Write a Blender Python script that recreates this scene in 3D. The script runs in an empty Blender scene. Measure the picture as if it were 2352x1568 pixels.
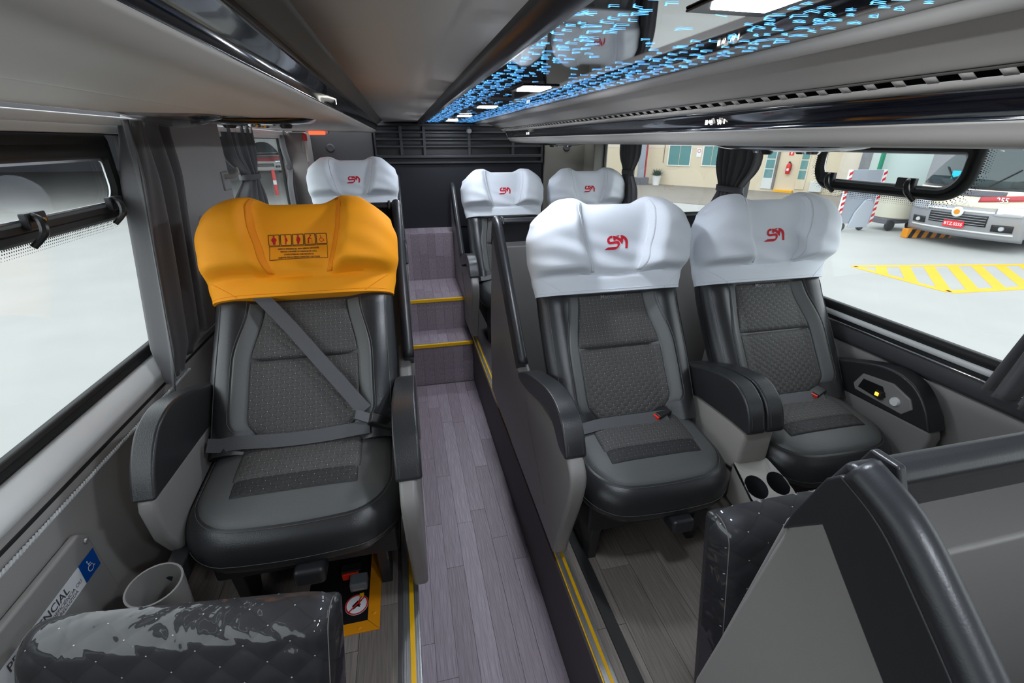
import bpy, bmesh, math, random
from mathutils import Vector, Matrix
from mathutils.bvhtree import BVHTree
from mathutils.geometry import tessellate_polygon
random.seed(7)
SC = bpy.context.scene
COL = SC.collection

# ------------------------------------------------------------------ camera, world, exposure
# 16 mm on full frame, standing in the aisle, turned 12.9 deg right and 23.7 deg down
F_PX, PITCH, YAW, CAMZ = 1045.0, math.radians(23.713), math.radians(12.881), 1.56
fw = Vector((math.sin(YAW)*math.cos(PITCH), math.cos(YAW)*math.cos(PITCH), -math.sin(PITCH)))
rt = Vector((math.cos(YAW), -math.sin(YAW), 0)); up = rt.cross(fw)
cam_d = bpy.data.cameras.new('camera'); cam = bpy.data.objects.new('camera', cam_d); COL.objects.link(cam)
cam_d.sensor_width = 36.0; cam_d.lens = F_PX*36.0/2352.0; cam_d.clip_start = 0.01; cam_d.clip_end = 500
m = Matrix((rt, up, -fw)).transposed().to_4x4(); m.translation = (0, 0, CAMZ); cam.matrix_world = m
SC.camera = cam
wd = bpy.data.worlds.new('overcast'); SC.world = wd; wd.use_nodes = True
bg = wd.node_tree.nodes['Background']; bg.inputs[0].default_value = (0.90, 0.95, 1.0, 1); bg.inputs[1].default_value = 1.95
SC.view_settings.view_transform = 'Standard'; SC.view_settings.look = 'None'
SC.view_settings.exposure = 0.45; SC.view_settings.gamma = 1.0; SC.view_settings.use_curve_mapping = False
LAMP_E = 130.0

# ------------------------------------------------------------------ helpers
def sstep(a, b, x):
    t = min(1.0, max(0.0, (x-a)/(b-a))); return t*t*(3-2*t)
class MB:
    def __init__(s): s.v = []; s.f = []; s.uv = {}
    def box(s, x0, x1, y0, y1, z0, z1):
        b = len(s.v)
        s.v += [(x0,y0,z0),(x1,y0,z0),(x1,y1,z0),(x0,y1,z0),(x0,y0,z1),(x1,y0,z1),(x1,y1,z1),(x0,y1,z1)]
        s.f += [tuple(b+i for i in q) for q in ((0,3,2,1),(4,5,6,7),(0,1,5,4),(1,2,6,5),(2,3,7,6),(3,0,4,7))]
        return s
    def prism(s, poly, a0, a1, axis='x'):
        """poly = 2d points; extruded along axis from a0 to a1 (x: poly is (y,z); y: (x,z); z: (x,y))"""
        def P(p, a):
            return (a,p[0],p[1]) if axis=='x' else (p[0],a,p[1]) if axis=='y' else (p[0],p[1],a)
        b = len(s.v); n = len(poly)
        s.v += [P(p,a0) for p in poly]+[P(p,a1) for p in poly]
        s.f.append(tuple(range(b,b+n))[::-1]); s.f.append(tuple(range(b+n,b+2*n)))
        for i in range(n):
            j = (i+1)%n; s.f.append((b+i,b+j,b+n+j,b+n+i))
        return s
    def grid(s, fn, nu, nv, closed=False, uvfn=None):
        b = len(s.v)
        for j in range(nv+1):
            for i in range(nu+(0 if closed else 1)):
                s.v.append(tuple(fn(i/nu, j/nv)))
                if uvfn: s.uv[len(s.v)-1] = uvfn(i/nu, j/nv)
        w = nu+(0 if closed else 1)
        for j in range(nv):
            for i in range(nu):
                k = (i+1)%w
                s.f.append((b+j*w+i, b+j*w+k, b+(j+1)*w+k, b+(j+1)*w+i))
        return s
    def tube(s, pts, r, n=8, caps=True, closed=False):
        pts = [Vector(p) for p in pts]; b = len(s.v); m_ = len(pts); prev = None
        for i, p in enumerate(pts):
            if closed: t = pts[(i+1)%m_]-pts[i-1]
            else: t = pts[min(i+1,m_-1)]-pts[max(i-1,0)]
            t.normalize()
            if prev is None:
                a = Vector((0,0,1)) if abs(t.z) < .9 else Vector((1,0,0)); prev = t.cross(a).normalized()
            e1 = (prev-t*prev.dot(t)).normalized(); prev = e1; e2 = t.cross(e1)
            rr = r[i] if isinstance(r,(list,tuple)) else r
            for k in range(n):
                a = 2*math.pi*k/n; q = p+e1*math.cos(a)*rr+e2*math.sin(a)*rr; s.v.append(tuple(q))
        for i in range(m_ if closed else m_-1):
            i2 = (i+1)%m_
            for k in range(n):
                s.f.append((b+i*n+k, b+i*n+(k+1)%n, b+i2*n+(k+1)%n, b+i2*n+k))
        if caps and not closed:
            s.f.append(tuple(b+k for k in range(n))[::-1]); s.f.append(tuple(b+(m_-1)*n+k for k in range(n)))
        return s
    def lathe(s, prof, n=24, c=(0,0,0), axis='z'):
        def fn(u, v):
            k = v*(len(prof)-1); i = min(int(round(k)), len(prof)-1); r, h = prof[i]; a = 2*math.pi*u
            if axis=='z': return (c[0]+r*math.cos(a), c[1]+r*math.sin(a), c[2]+h)
            if axis=='y': return (c[0]+r*math.cos(a), c[1]+h, c[2]+r*math.sin(a))
            return (c[0]+h, c[1]+r*math.cos(a), c[2]+r*math.sin(a))
        return s.grid(fn, n, len(prof)-1, closed=True)
    def rings(s, rr, cap=True):
        """list of rings with equal vertex counts"""
        b = len(s.v); n = len(rr[0])
        for r in rr: s.v += [tuple(p) for p in r]
        for j in range(len(rr)-1):
            for i in range(n):
                k=(i+1)%n; s.f.append((b+j*n+i,b+j*n+k,b+(j+1)*n+k,b+(j+1)*n+i))
        if cap:
            s.f.append(tuple(b+i for i in range(n))[::-1]); s.f.append(tuple(b+(len(rr)-1)*n+i for i in range(n)))
        return s
    def mesh(s, name, sharp=35, weld=0):
        me = bpy.data.meshes.new(name); me.from_pydata(s.v, [], s.f)
        if s.uv:
            ul = me.uv_layers.new(name='UVMap')
            for lp in me.loops: ul.data[lp.index].uv = s.uv.get(lp.vertex_index, (0,0))
        bm = bmesh.new(); bm.from_mesh(me)
        if weld: bmesh.ops.remove_doubles(bm, verts=bm.verts, dist=weld)
        bmesh.ops.recalc_face_normals(bm, faces=bm.faces) if not s.uv else None
        for f in bm.faces: f.smooth = True
        if sharp:
            for e in bm.edges:
                if len(e.link_faces)==2 and e.calc_face_angle(0) > math.radians(sharp): e.smooth = False
        bm.to_mesh(me); bm.free(); return me
def obj(name, mb, mat, parent=None, bevel=0, seg=3, sharp=35, weld=0, loc=None, solid=0):
    me = mb if isinstance(mb, bpy.types.Mesh) else mb.mesh(name, 0 if bevel else sharp, weld)
    o = bpy.data.objects.new(name, me); COL.objects.link(o)
    if mat and not me.materials: me.materials.append(mat)
    if parent: o.parent = parent
    if loc: o.location = loc
    if solid:
        md = o.modifiers.new('thick','SOLIDIFY'); md.thickness = solid; md.offset = 0
    if bevel:
        md = o.modifiers.new('bevel','BEVEL'); md.width = bevel; md.segments = seg; md.limit_method = 'ANGLE'
        md.angle_limit = math.radians(40); md.harden_normals = True
    return o
def tag(o, label=None, cat=None, group=None, kind=None):
    if label: o['label'] = label
    if cat: o['category'] = cat
    if group: o['group'] = group
    if kind: o['kind'] = kind
    return o
def stf(*a, **k): return tag(obj(*a, **k), kind='stuff')
def thing(name, label, cat, loc=(0,0,0), rotz=0, group=None):
    o = bpy.data.objects.new(name, None); COL.objects.link(o); o.location = loc; o.rotation_euler = (0,0,rotz)
    o.empty_display_size = .05
    return tag(o, label, cat, group)
def struct(name, mb, mat, **k):
    return tag(obj(name, mb, mat, **k), kind='structure')
def copy_tree(o, parent=None):
    c = o.copy(); COL.objects.link(c); c.parent = parent
    for ch in list(o.children): copy_tree(ch, c)
    return c
def poly_mesh(polys, fn, sub=1):
    """flat polygons (2d) triangulated and mapped by fn to 3d"""
    bm = bmesh.new()
    for p in polys:
        vs = [bm.verts.new((q[0],q[1],0)) for q in p]; f = bm.faces.new(vs); f.normal_update()
    bmesh.ops.triangulate(bm, faces=bm.faces)
    for _ in range(sub): bmesh.ops.subdivide_edges(bm, edges=bm.edges, cuts=1, use_grid_fill=True)
    bm.normal_update()
    neg = [f for f in bm.faces if f.normal.z < 0]
    if neg: bmesh.ops.reverse_faces(bm, faces=neg)
    for v in bm.verts: v.co = fn(v.co.x, v.co.y)
    me = bpy.data.meshes.new('flat'); bm.to_mesh(me); bm.free(); return me
def text_polys(txt, size, align='CENTER', bold=0.0):
    """mesh of a text, as a mesh in its own xy plane"""
    cu = bpy.data.curves.new('txt','FONT'); cu.body = txt; cu.size = size; cu.align_x = align; cu.resolution_u = 2
    cu.offset = bold; cu.fill_mode = 'FRONT'
    o = bpy.data.objects.new('txt', cu); COL.objects.link(o)
    dg = bpy.context.evaluated_depsgraph_get(); me = bpy.data.meshes.new_from_object(o.evaluated_get(dg), depsgraph=dg)
    bpy.data.objects.remove(o); bpy.data.curves.remove(cu); return me
def map_mesh(me, fn):
    for v in me.vertices: v.co = fn(v.co.x, v.co.y)
    me.materials.clear(); return me
def circle(cx, cy, r, n=20): return [(cx+r*math.cos(2*math.pi*i/n), cy+r*math.sin(2*math.pi*i/n)) for i in range(n)]
def stroke(pts, w):
    """2d polyline -> polygon of constant width"""
    L, R = [], []
    for i, p in enumerate(pts):
        a = Vector(pts[max(i-1,0)]); b = Vector(pts[min(i+1,len(pts)-1)]); d = (b-a).normalized(); n = Vector((-d.y,d.x))*w/2
        L.append(tuple(Vector(p)+n)); R.append(tuple(Vector(p)-n))
    return L+R[::-1]
def spline(pts, n=6, closed=False):
    P = [Vector(p) for p in pts]; out = []; N = len(P)
    for i in range(N if closed else N-1):
        g = lambda k: P[k%N] if closed else P[min(max(k,0),N-1)]
        a,b,c,d = g(i-1),g(i),g(i+1),g(i+2)
        for j in range(n):
            t = j/n; out.append(tuple(.5*((2*b)+(c-a)*t+(2*a-5*b+4*c-d)*t*t+(3*b-a-3*c+d)*t**3)))
    if not closed: out.append(tuple(P[-1]))
    return out

# ------------------------------------------------------------------ materials
def mat(name, col, rough=.5, metal=0, bump=0, bscale=200, spec=.5, var=0, vscale=5, emit=None, estr=0, coat=0, sheen=0):
    mt = bpy.data.materials.new(name); mt.use_nodes = True; nt = mt.node_tree; p = nt.nodes['Principled BSDF']
    p.inputs['Base Color'].default_value = (*col,1); p.inputs['Roughness'].default_value = rough; p.inputs['Metallic'].default_value = metal
    p.inputs['Specular IOR Level'].default_value = spec
    if coat: p.inputs['Coat Weight'].default_value = coat; p.inputs['Coat Roughness'].default_value = .03
    if sheen: p.inputs['Sheen Weight'].default_value = sheen
    if emit: p.inputs['Emission Color'].default_value = (*emit,1); p.inputs['Emission Strength'].default_value = estr
    tc = nt.nodes.new('ShaderNodeTexCoord')
    if bump:
        nz = nt.nodes.new('ShaderNodeTexNoise'); nz.inputs['Scale'].default_value = bscale; nz.inputs['Detail'].default_value = 3
        bp = nt.nodes.new('ShaderNodeBump'); bp.inputs['Strength'].default_value = bump; bp.inputs['Distance'].default_value = .002
        nt.links.new(tc.outputs['Object'], nz.inputs['Vector']); nt.links.new(nz.outputs[0], bp.inputs['Height']); nt.links.new(bp.outputs[0], p.inputs['Normal'])
    if var:
        nz = nt.nodes.new('ShaderNodeTexNoise'); nz.inputs['Scale'].default_value = vscale; nz.inputs['Detail'].default_value = 4
        mx = nt.nodes.new('ShaderNodeMix'); mx.data_type = 'RGBA'
        mx.inputs[6].default_value = (*[c*(1-var) for c in col],1); mx.inputs[7].default_value = (*[min(1,c*(1+var)) for c in col],1)
        nt.links.new(tc.outputs['Object'], nz.inputs['Vector']); nt.links.new(nz.outputs[0], mx.inputs[0]); nt.links.new(mx.outputs[2], p.inputs['Base Color'])
    return mt
def quilt_mat(name, col, coat=0, dot=.07, dotcol=(.62,.62,.6), rough=.6):
    mt = mat(name, col, rough, coat=coat, spec=.5 if coat else .35); nt = mt.node_tree; p = nt.nodes['Principled BSDF']
    uv = nt.nodes.new('ShaderNodeUVMap'); sp = nt.nodes.new('ShaderNodeSeparateXYZ'); nt.links.new(uv.outputs[0], sp.inputs[0])
    def M(op, a, b=None):
        n = nt.nodes.new('ShaderNodeMath'); n.operation = op
        for i, q in enumerate((a,b)):
            if q is None: continue
            if isinstance(q,(int,float)): n.inputs[i].default_value = q
            else: nt.links.new(q, n.inputs[i])
        return n.outputs[0]
    ds = []
    for k in range(2):
        fr = M('FRACT', sp.outputs[k]); ds.append(M('SUBTRACT', .5, M('ABSOLUTE', M('SUBTRACT', fr, .5))))
    dmask = M('MULTIPLY', M('LESS_THAN', ds[0], dot), M('LESS_THAN', ds[1], dot))
    line = M('LESS_THAN', M('MINIMUM', ds[0], ds[1]), .035)
    m1 = nt.nodes.new('ShaderNodeMix'); m1.data_type = 'RGBA'; m1.inputs[6].default_value = (*col,1); m1.inputs[7].default_value = (*[c*.45 for c in col],1)
    nt.links.new(line, m1.inputs[0])
    m2 = nt.nodes.new('ShaderNodeMix'); m2.data_type = 'RGBA'; nt.links.new(m1.outputs[2], m2.inputs[6]); m2.inputs[7].default_value = (*dotcol,1)
    nt.links.new(dmask, m2.inputs[0]); nt.links.new(m2.outputs[2], p.inputs['Base Color'])
    if coat:
        tc = nt.nodes.new('ShaderNodeTexCoord'); nz = nt.nodes.new('ShaderNodeTexNoise'); nz.inputs['Scale'].default_value = 14; nz.inputs['Detail'].default_value = 2; nz.inputs['Distortion'].default_value = 1.0
        bp = nt.nodes.new('ShaderNodeBump'); bp.inputs['Strength'].default_value = .35; bp.inputs['Distance'].default_value = .012
        nt.links.new(tc.outputs['Object'], nz.inputs['Vector']); nt.links.new(nz.outputs[0], bp.inputs['Height']); nt.links.new(bp.outputs[0], p.inputs['Coat Normal'])
    return mt
def plank_mat(name, c1, c2):
    mt = mat(name, c1, .42, spec=.45); nt = mt.node_tree; p = nt.nodes['Principled BSDF']
    oi = nt.nodes.new('ShaderNodeObjectInfo'); tc = nt.nodes.new('ShaderNodeTexCoord'); mp = nt.nodes.new('ShaderNodeMapping')
    mp.inputs['Scale'].default_value = (220,9,60); nt.links.new(tc.outputs['Object'], mp.inputs[0])
    nz = nt.nodes.new('ShaderNodeTexNoise'); nz.inputs['Scale'].default_value = 1; nz.inputs['Detail'].default_value = 5; nt.links.new(mp.outputs[0], nz.inputs['Vector'])
    m1 = nt.nodes.new('ShaderNodeMix'); m1.data_type='RGBA'; m1.inputs[6].default_value=(*c1,1); m1.inputs[7].default_value=(*c2,1); nt.links.new(oi.outputs['Random'], m1.inputs[0])
    rp = nt.nodes.new('ShaderNodeMapRange'); rp.inputs[1].default_value=.3; rp.inputs[2].default_value=.7; rp.inputs[3].default_value=.68; rp.inputs[4].default_value=1.22; nt.links.new(nz.outputs[0], rp.inputs[0])
    vm = nt.nodes.new('ShaderNodeVectorMath'); vm.operation='SCALE'; nt.links.new(m1.outputs[2], vm.inputs[0]); nt.links.new(rp.outputs[0], vm.inputs[3]); nt.links.new(vm.outputs[0], p.inputs['Base Color'])
    bp = nt.nodes.new('ShaderNodeBump'); bp.inputs['Strength'].default_value=.12; bp.inputs['Distance'].default_value=.001; nt.links.new(nz.outputs[0], bp.inputs['Height']); nt.links.new(bp.outputs[0], p.inputs['Normal'])
    return mt
def glass_mat(name, tint=(.97,.99,.985), ior=1.45):
    mt = bpy.data.materials.new(name); mt.use_nodes = True; nt = mt.node_tree; nt.nodes.clear()
    out = nt.nodes.new('ShaderNodeOutputMaterial'); tr = nt.nodes.new('ShaderNodeBsdfTransparent'); gl = nt.nodes.new('ShaderNodeBsdfGlossy')
    tr.inputs[0].default_value = (*tint,1); gl.inputs['Roughness'].default_value = .01; lw = nt.nodes.new('ShaderNodeLayerWeight'); lw.inputs[0].default_value = .5
    pw = nt.nodes.new('ShaderNodeMath'); pw.operation = 'POWER'; pw.inputs[1].default_value = 4.0; nt.links.new(lw.outputs['Facing'], pw.inputs[0])
    r0 = ((ior-1)/(ior+1))**2; fr = nt.nodes.new('ShaderNodeMath'); fr.operation = 'MULTIPLY_ADD'; fr.inputs[1].default_value = .6; fr.inputs[2].default_value = r0; nt.links.new(pw.outputs[0], fr.inputs[0])
    mx = nt.nodes.new('ShaderNodeMixShader'); nt.links.new(fr.outputs[0], mx.inputs[0]); nt.links.new(tr.outputs[0], mx.inputs[1]); nt.links.new(gl.outputs[0], mx.inputs[2]); nt.links.new(mx.outputs[0], out.inputs[0])
    return mt
def emis(name, col, s): return mat(name, (0,0,0), .5, emit=col, estr=s)
M = dict(
 beige=mat('headliner', (.66,.62,.57), .55, bump=.05, bscale=400), duct=mat('duct_beige', (.62,.585,.54), .5),
 gloss=mat('gloss_black', (.006,.007,.012), .12, spec=.7, coat=.4), mirror=mat('light_panel_black', (.004,.005,.010), .03, spec=1.0, coat=1.0),
 lampframe=mat('lamp_frame', (.02,.02,.022), .3), lamp=emis('lamp_led', (.86,.92,1.0), LAMP_E), blue=emis('fibre_blue', (.10,.42,1.0), 2.6),
 wall=mat('wall_grey', (.28,.268,.26), .55, bump=.1, bscale=300, var=.06), walldark=mat('wall_dark', (.055,.055,.06), .6, bump=.1, bscale=300),
 walltan=mat('wall_tan', (.16,.15,.13), .6), backdark=mat('back_dark', (.012,.0125,.017), .5, spec=.3), slat=mat('slat_black', (.030,.030,.034), .4, spec=.35),
 alu=mat('aluminium', (.62,.63,.64), .32, .85), alurail=mat('sill_grey', (.80,.81,.80), .4), rubber=mat('rubber', (.012,.012,.012), .6),
 leather=mat('leather_black', (.022,.023,.025), .31, bump=.25, bscale=420, spec=.55), leatherg=mat('leather_grey', (.095,.099,.098), .42, bump=.35, bscale=500, spec=.5),
 quilt=quilt_mat('quilt_fabric', (.075,.073,.071), dot=.05, dotcol=(.42,.42,.40)), quiltd=quilt_mat('quilt_dark', (.032,.032,.033), dot=.045, dotcol=(.35,.35,.34)), quiltc=quilt_mat('quilt_film', (.009,.009,.013), coat=1.0, dot=.022, dotcol=(.5,.5,.55)),
 plastic=mat('plastic_grey', (.235,.224,.217), .42, bump=.08, bscale=600), plasticl=mat('plastic_light', (.34,.32,.295), .4), plasticb=mat('plastic_black', (.022,.023,.026), .38, bump=.1, bscale=500),
 stitch=mat('stitch', (.10,.10,.097), .8), white=mat('cover_white', (.70,.735,.79), .75, bump=.25, bscale=26, sheen=.1), whites=mat('cover_seam', (.70,.73,.78), .8),
 yellow=mat('cover_yellow', (1.0,.37,.0), .75, bump=.15, bscale=26), yellows=mat('cover_yellow_seam', (.92,.29,.0), .8),
 red=mat('print_red', (.58,.004,.02), .7), ink=mat('print_dark', (.09,.035,.01), .8), redl=mat('print_red_dark', (.50,.01,.015), .8),
 strap=mat('belt', (.085,.085,.092), .55, bump=.4, bscale=350), buckle=mat('buckle_black', (.015,.015,.015), .3), buckr=mat('buckle_red', (.85,.03,.01), .35),
 curtain=mat('curtain', (.11,.108,.113), .8, bump=.2, bscale=300, sheen=.25), tie=mat('curtain_tie', (.09,.09,.098), .7),
 ytrim=mat('nosing_yellow', (.86,.47,.0), .45), orange=mat('hatch_orange', (.72,.27,.005), .4), black=mat('black', (.004,.004,.005), .5),
 stickw=mat('sticker_white', (.78,.80,.82), .4), stickb=mat('sticker_blue', (.0,.07,.36), .4), textd=mat('text_dark', (.06,.06,.07), .6), textl=mat('text_light', (.16,.16,.17), .4),
 clear=glass_mat('clear_lens', (.82,.82,.84), 1.6), glass=glass_mat('window_glass'), chrome=mat('chrome', (.75,.75,.76), .12, 1.0),
 dispw=emis('display_white', (1,.98,.9), 2.5), redlamp=emis('red_lamp', (1,.03,.01), 5), orlamp=emis('orange_led', (1,.33,.02), 4), redp=mat('red_paint', (.62,.02,.02), .4),
 floorA=plank_mat('vinyl_aisle', (.25,.20,.235), (.34,.285,.33)), floorR=plank_mat('vinyl_platform', (.185,.160,.142), (.27,.235,.21)), joint=mat('floor_joint', (.07,.06,.065), .6),
 concrete=mat('concrete', (.345,.345,.33), .8, var=.10, vscale=.9, bump=.1, bscale=40), hatchy=mat('road_yellow', (.80,.40,.015), .7, var=.08, vscale=3), bwall=mat('cream_wall', (.66,.57,.42), .8), bwallt=mat('cream_wall_top', (.68,.61,.50), .8),
 bglass=mat('teal_glass', (.10,.25,.25), .25), bframe=mat('white_frame', (.8,.8,.78), .5), bdoor=mat('door_pale', (.62,.64,.62), .5), leaf=mat('leaf', (.03,.07,.03), .6), pot=mat('pot_white', (.8,.8,.8), .5),
 tank=mat('tank_pale', (.62,.74,.72), .5), drum=mat('drum_cream', (.66,.64,.52), .6), gpanel=mat('grey_panel', (.30,.33,.38), .6), green=mat('green_paint', (.02,.25,.14), .5), slate=mat('slate_wall', (.30,.32,.36), .8, var=.2, vscale=4),
 busgrey=mat('bus_grey', (.33,.34,.36), .3, .3), buscream=mat('bus_cream', (.80,.72,.56), .35), busred=mat('bus_red', (.45,.04,.05), .35), busglass=mat('bus_windscreen', (.03,.05,.055), .08, spec=.8), tyre=mat('tyre', (.015,.015,.015), .8),
 lampglass=mat('headlamp', (.6,.63,.66), .1, .5), plate=mat('plate_red', (.75,.01,.02), .4), garage=mat('garage_wall', (.12,.12,.14), .8), roofm=mat('garage_roof', (.10,.10,.11), .8),
)
YF, YB = -1.7, 3.94           # front and back ends of the cabin
PL, PR = .39, .31             # left and right platform heights
SILL = .983                   # lower edge of the glass

# ------------------------------------------------------------------ floors
fl = struct('floor', MB().box(-.15,.45,YF,2.86,-.06,-.004), M['joint'])
def planks(parent, x0, x1, y0, y1, z, w, mt, lo, hi, gap=.0006):
    cache = {}
    nx = max(1, round((x1-x0)/w)); w = (x1-x0)/nx
    for i in range(nx):
        y = y0-random.random()*hi
        while y < y1:
            L = lo+(hi-lo)*random.random(); a, b = max(y,y0), min(y+L,y1); y += L
            if b-a < .02: continue
            me = MB().box(-w/2+gap, w/2-gap, -(b-a)/2+gap, (b-a)/2-gap, -.004, 0).mesh('plank')
            obj('plank', me, mt, parent, loc=(x0+w*(i+.5), (a+b)/2, z+random.random()*.0004))
planks(fl, -.10, .375, -.3, 2.85, 0, .066, M['floorA'], .45, .95)
flr = struct('floor_right', MB().box(.375,1.62,YF,YB,PR-.35,PR-.004), M['joint'])
planks(flr, .405, 1.62, .2, 1.7, PR, .105, M['floorR'], .9, 1.6)
fll = struct('floor_left', MB().box(-.84,-.10,YF,YB,PL-.42,PL-.004), M['joint'])
planks(fll, -.80, -.115, .45, 1.6, PL, .098, M['floorR'], .9, 1.6)
# steps at the end of the aisle
st1 = struct('floor_step', MB().box(-.15,.40,2.86,3.13,-.05,.296), M['joint'])
st2 = struct('floor_step', MB().box(-.15,.40,3.13,3.66,-.05,.526), M['joint'])
st3 = struct('floor_step', MB().box(-.15,.40,3.66,YB,-.05,.896), M['joint'])
def vplanks(parent, x0, x1, z0, z1, y, w):
    n = round((x1-x0)/w); w = (x1-x0)/n
    for i in range(n):
        zs = [z0, z0+(z1-z0)*random.uniform(.3,.7), z1] if z1-z0 > .25 else [z0,z1]
        for a, b in zip(zs, zs[1:]):
            obj('plank', MB().box(-w/2+.0006,w/2-.0006,-.004,0,a+.0006,b-.0006), M['floorA'], parent, loc=(x0+w*(i+.5), y, 0))
vplanks(st1,-.10,.375,.0,.296,2.86,.066); planks(st1,-.10,.40,2.862,3.13,.30,.066,M['floorA'],.3,.5)
vplanks(st2,-.10,.40,.30,.526,3.13,.066); planks(st2,-.10,.40,3.132,3.66,.53,.066,M['floorA'],.3,.6)
vplanks(st3,-.10,.40,.53,.896,3.66,.066); planks(st3,-.10,.40,3.662,3.93,.90,.066,M['floorA'],.3,.6)
# riser skirts of the platforms and the aluminium nosings
struct('baseboard_right', MB().prism([(.377,0),(.383,0),(.392,PR-.012),(.386,PR-.012)], YF, 3.13, 'y'), mat('riser_vinyl', (.105,.086,.09), .5))
def nosing(n, x0, x1, y0, y1, z, along):
    t = struct('trim_%d' % n, MB().box(x0,x1,y0,y1,z-.012,z+.004), M['alu'], bevel=.002, seg=2)
    if along == 'y':
        w = x1-x0
        obj('yellow_insert', MB().box(x0+w*.42,x0+w*.68,y0,y1,z+.003,z+.007), M['ytrim'], t)
        for k in (.10,.22,.78,.90): obj('rib', MB().box(x0+w*k-.001,x0+w*k+.001,y0,y1,z+.003,z+.006), M['alu'], t)
        obj('front_lip', MB().box(x0-.003,x0,y0,y1,z-.03,z-.002), M['ytrim'] if n == 2 else M['alu'], t)
    else:
        obj('yellow_insert', MB().box(x0,x1,y0-.004,y0+.012,z-.014,z+.006), M['ytrim'], t)
        obj('rib', MB().box(x0,x1,y0+.017,y0+.022,z+.003,z+.006), M['alu'], t)
    return t
nosing(1, -.103, -.058, YF, 2.86, PL, 'y')
nosing(2, .385, .418, YF, 3.13, PR, 'y')
nosing(3, -.10, .392, 2.852, 2.885, .30, 'x')
nosing(4, -.10, .392, 3.122, 3.15, .53, 'x')
struct('trim_5', MB().box(.446,.482,YF,1.45,PR,PR+.006), M['rubber'], bevel=.002, seg=2)
t6 = struct('trim_6', MB().box(.372,.392,3.13,3.16,.30,.52), M['alu'], bevel=.002); obj('yellow_insert', MB().box(.369,.373,3.135,3.15,.30,.52), M['ytrim'], t6)

# ------------------------------------------------------------------ side walls, windows
XL, XR = -.80, 1.60
def W(z): return z+CAMZ
def strip(name, prof, mt, y0=YF, y1=YB, parent=None, solid=.006, sharp=40, n=1):
    mb = MB().grid(lambda u,v: (prof[int(round(u*(len(prof)-1)))][0], y0+(y1-y0)*v, prof[int(round(u*(len(prof)-1)))][1]), len(prof)-1, n)
    return obj(name, mb, mt, parent, sharp=sharp, solid=solid)
# left: panel below sill, ledge, cord, pillars
wl = tag(strip('wall_left', [(-.72,PL-.1),(-.722,.62),(-.735,.80),(-.755,.86),(-.765,.905)], M['wall']), kind='structure')
strip('sill_ledge', [(-.765,.905),(-.768,.918),(-.79,.950),(-.805,.955)], M['alurail'], parent=wl)
strip('rubber_seal', [(-.805,.952),(-.806,.985),(-.82,.987)], M['rubber'], parent=wl)
strip('seal_groove', [(-.7635,.900),(-.760,.888),(-.757,.872)], M['rubber'], parent=wl, solid=.004)
obj('upper_strip', MB().box(-.86,-.79,YF,YB,W(.022),W(.12)), M['walldark'], wl)
pil = obj('pillar', MB().prism([(-.80,1.70),(-.735,1.74),(-.725,2.10),(-.735,2.34),(-.80,2.40)],.93,W(.075),'z'), M['wall'], wl, bevel=.01)
obj('pillar', MB().box(-.82,-.63,3.70,YB,.39,W(.06)), M['wall'], wl, bevel=.01)
obj('hatch_panel', MB().prism([(.42,.42),(.93,.42),(.90,.80),(.88,.82),(.42,.82)], -.732,-.714,'x'), M['wall'], wl, bevel=.006)
for yy, zz in ((.885,.795),(.905,.50)): obj('screw', MB().lathe([(0,.004),(.005,.004),(.006,0)],10,(-.713,yy,zz),'x'), M['alu'], wl)
# braided cord along the wall
mb = MB()
for ph in (0, math.pi):
    mb.tube([(-.745+.0022*math.cos(y*380+ph), y, .868+.0022*math.sin(y*380+ph)) for y in [ .2+i*.004 for i in range(340)]], .0026, 5)
tag(obj('braided_cord', mb, mat('cord', (.55,.56,.57), .7)), 'pale grey braided cord running along the left wall below the window ledge', 'cord')
# right wall
wr = tag(strip('wall_right', [(1.64,PR-.1),(1.64,.80),(1.632,.85)], M['wall']), kind='structure')
strip('dado_rail', [(1.632,.85),(1.612,.856),(1.606,.868),(1.608,.905),(1.614,.912)], M['walldark'], parent=wr)
strip('chrome_line', [(1.612,.910),(1.606,.914),(1.607,.919),(1.614,.921)], M['chrome'], parent=wr, solid=.002)
strip('dark_gap', [(1.614,.921),(1.616,.934),(1.618,.936)], M['plasticb'], parent=wr)
strip('sill_ledge', [(1.616,.935),(1.602,.940),(1.600,.952),(1.607,.957)], M['alurail'], parent=wr)
strip('rubber_seal', [(1.606,.955),(1.606,.985),(1.62,.987)], M['rubber'], parent=wr)
obj('upper_strip', MB().box(1.60,1.67,YF,YB,W(.0),W(.12)), M['walldark'], wr)
obj('pillar', MB().box(1.605,1.66,2.03,2.14,.95,W(.02)), M['walldark'], wr, bevel=.006)
obj('pillar', MB().box(1.52,1.64,3.70,YB,.31,W(.04)), M['walltan'], wr, bevel=.01)
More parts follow.
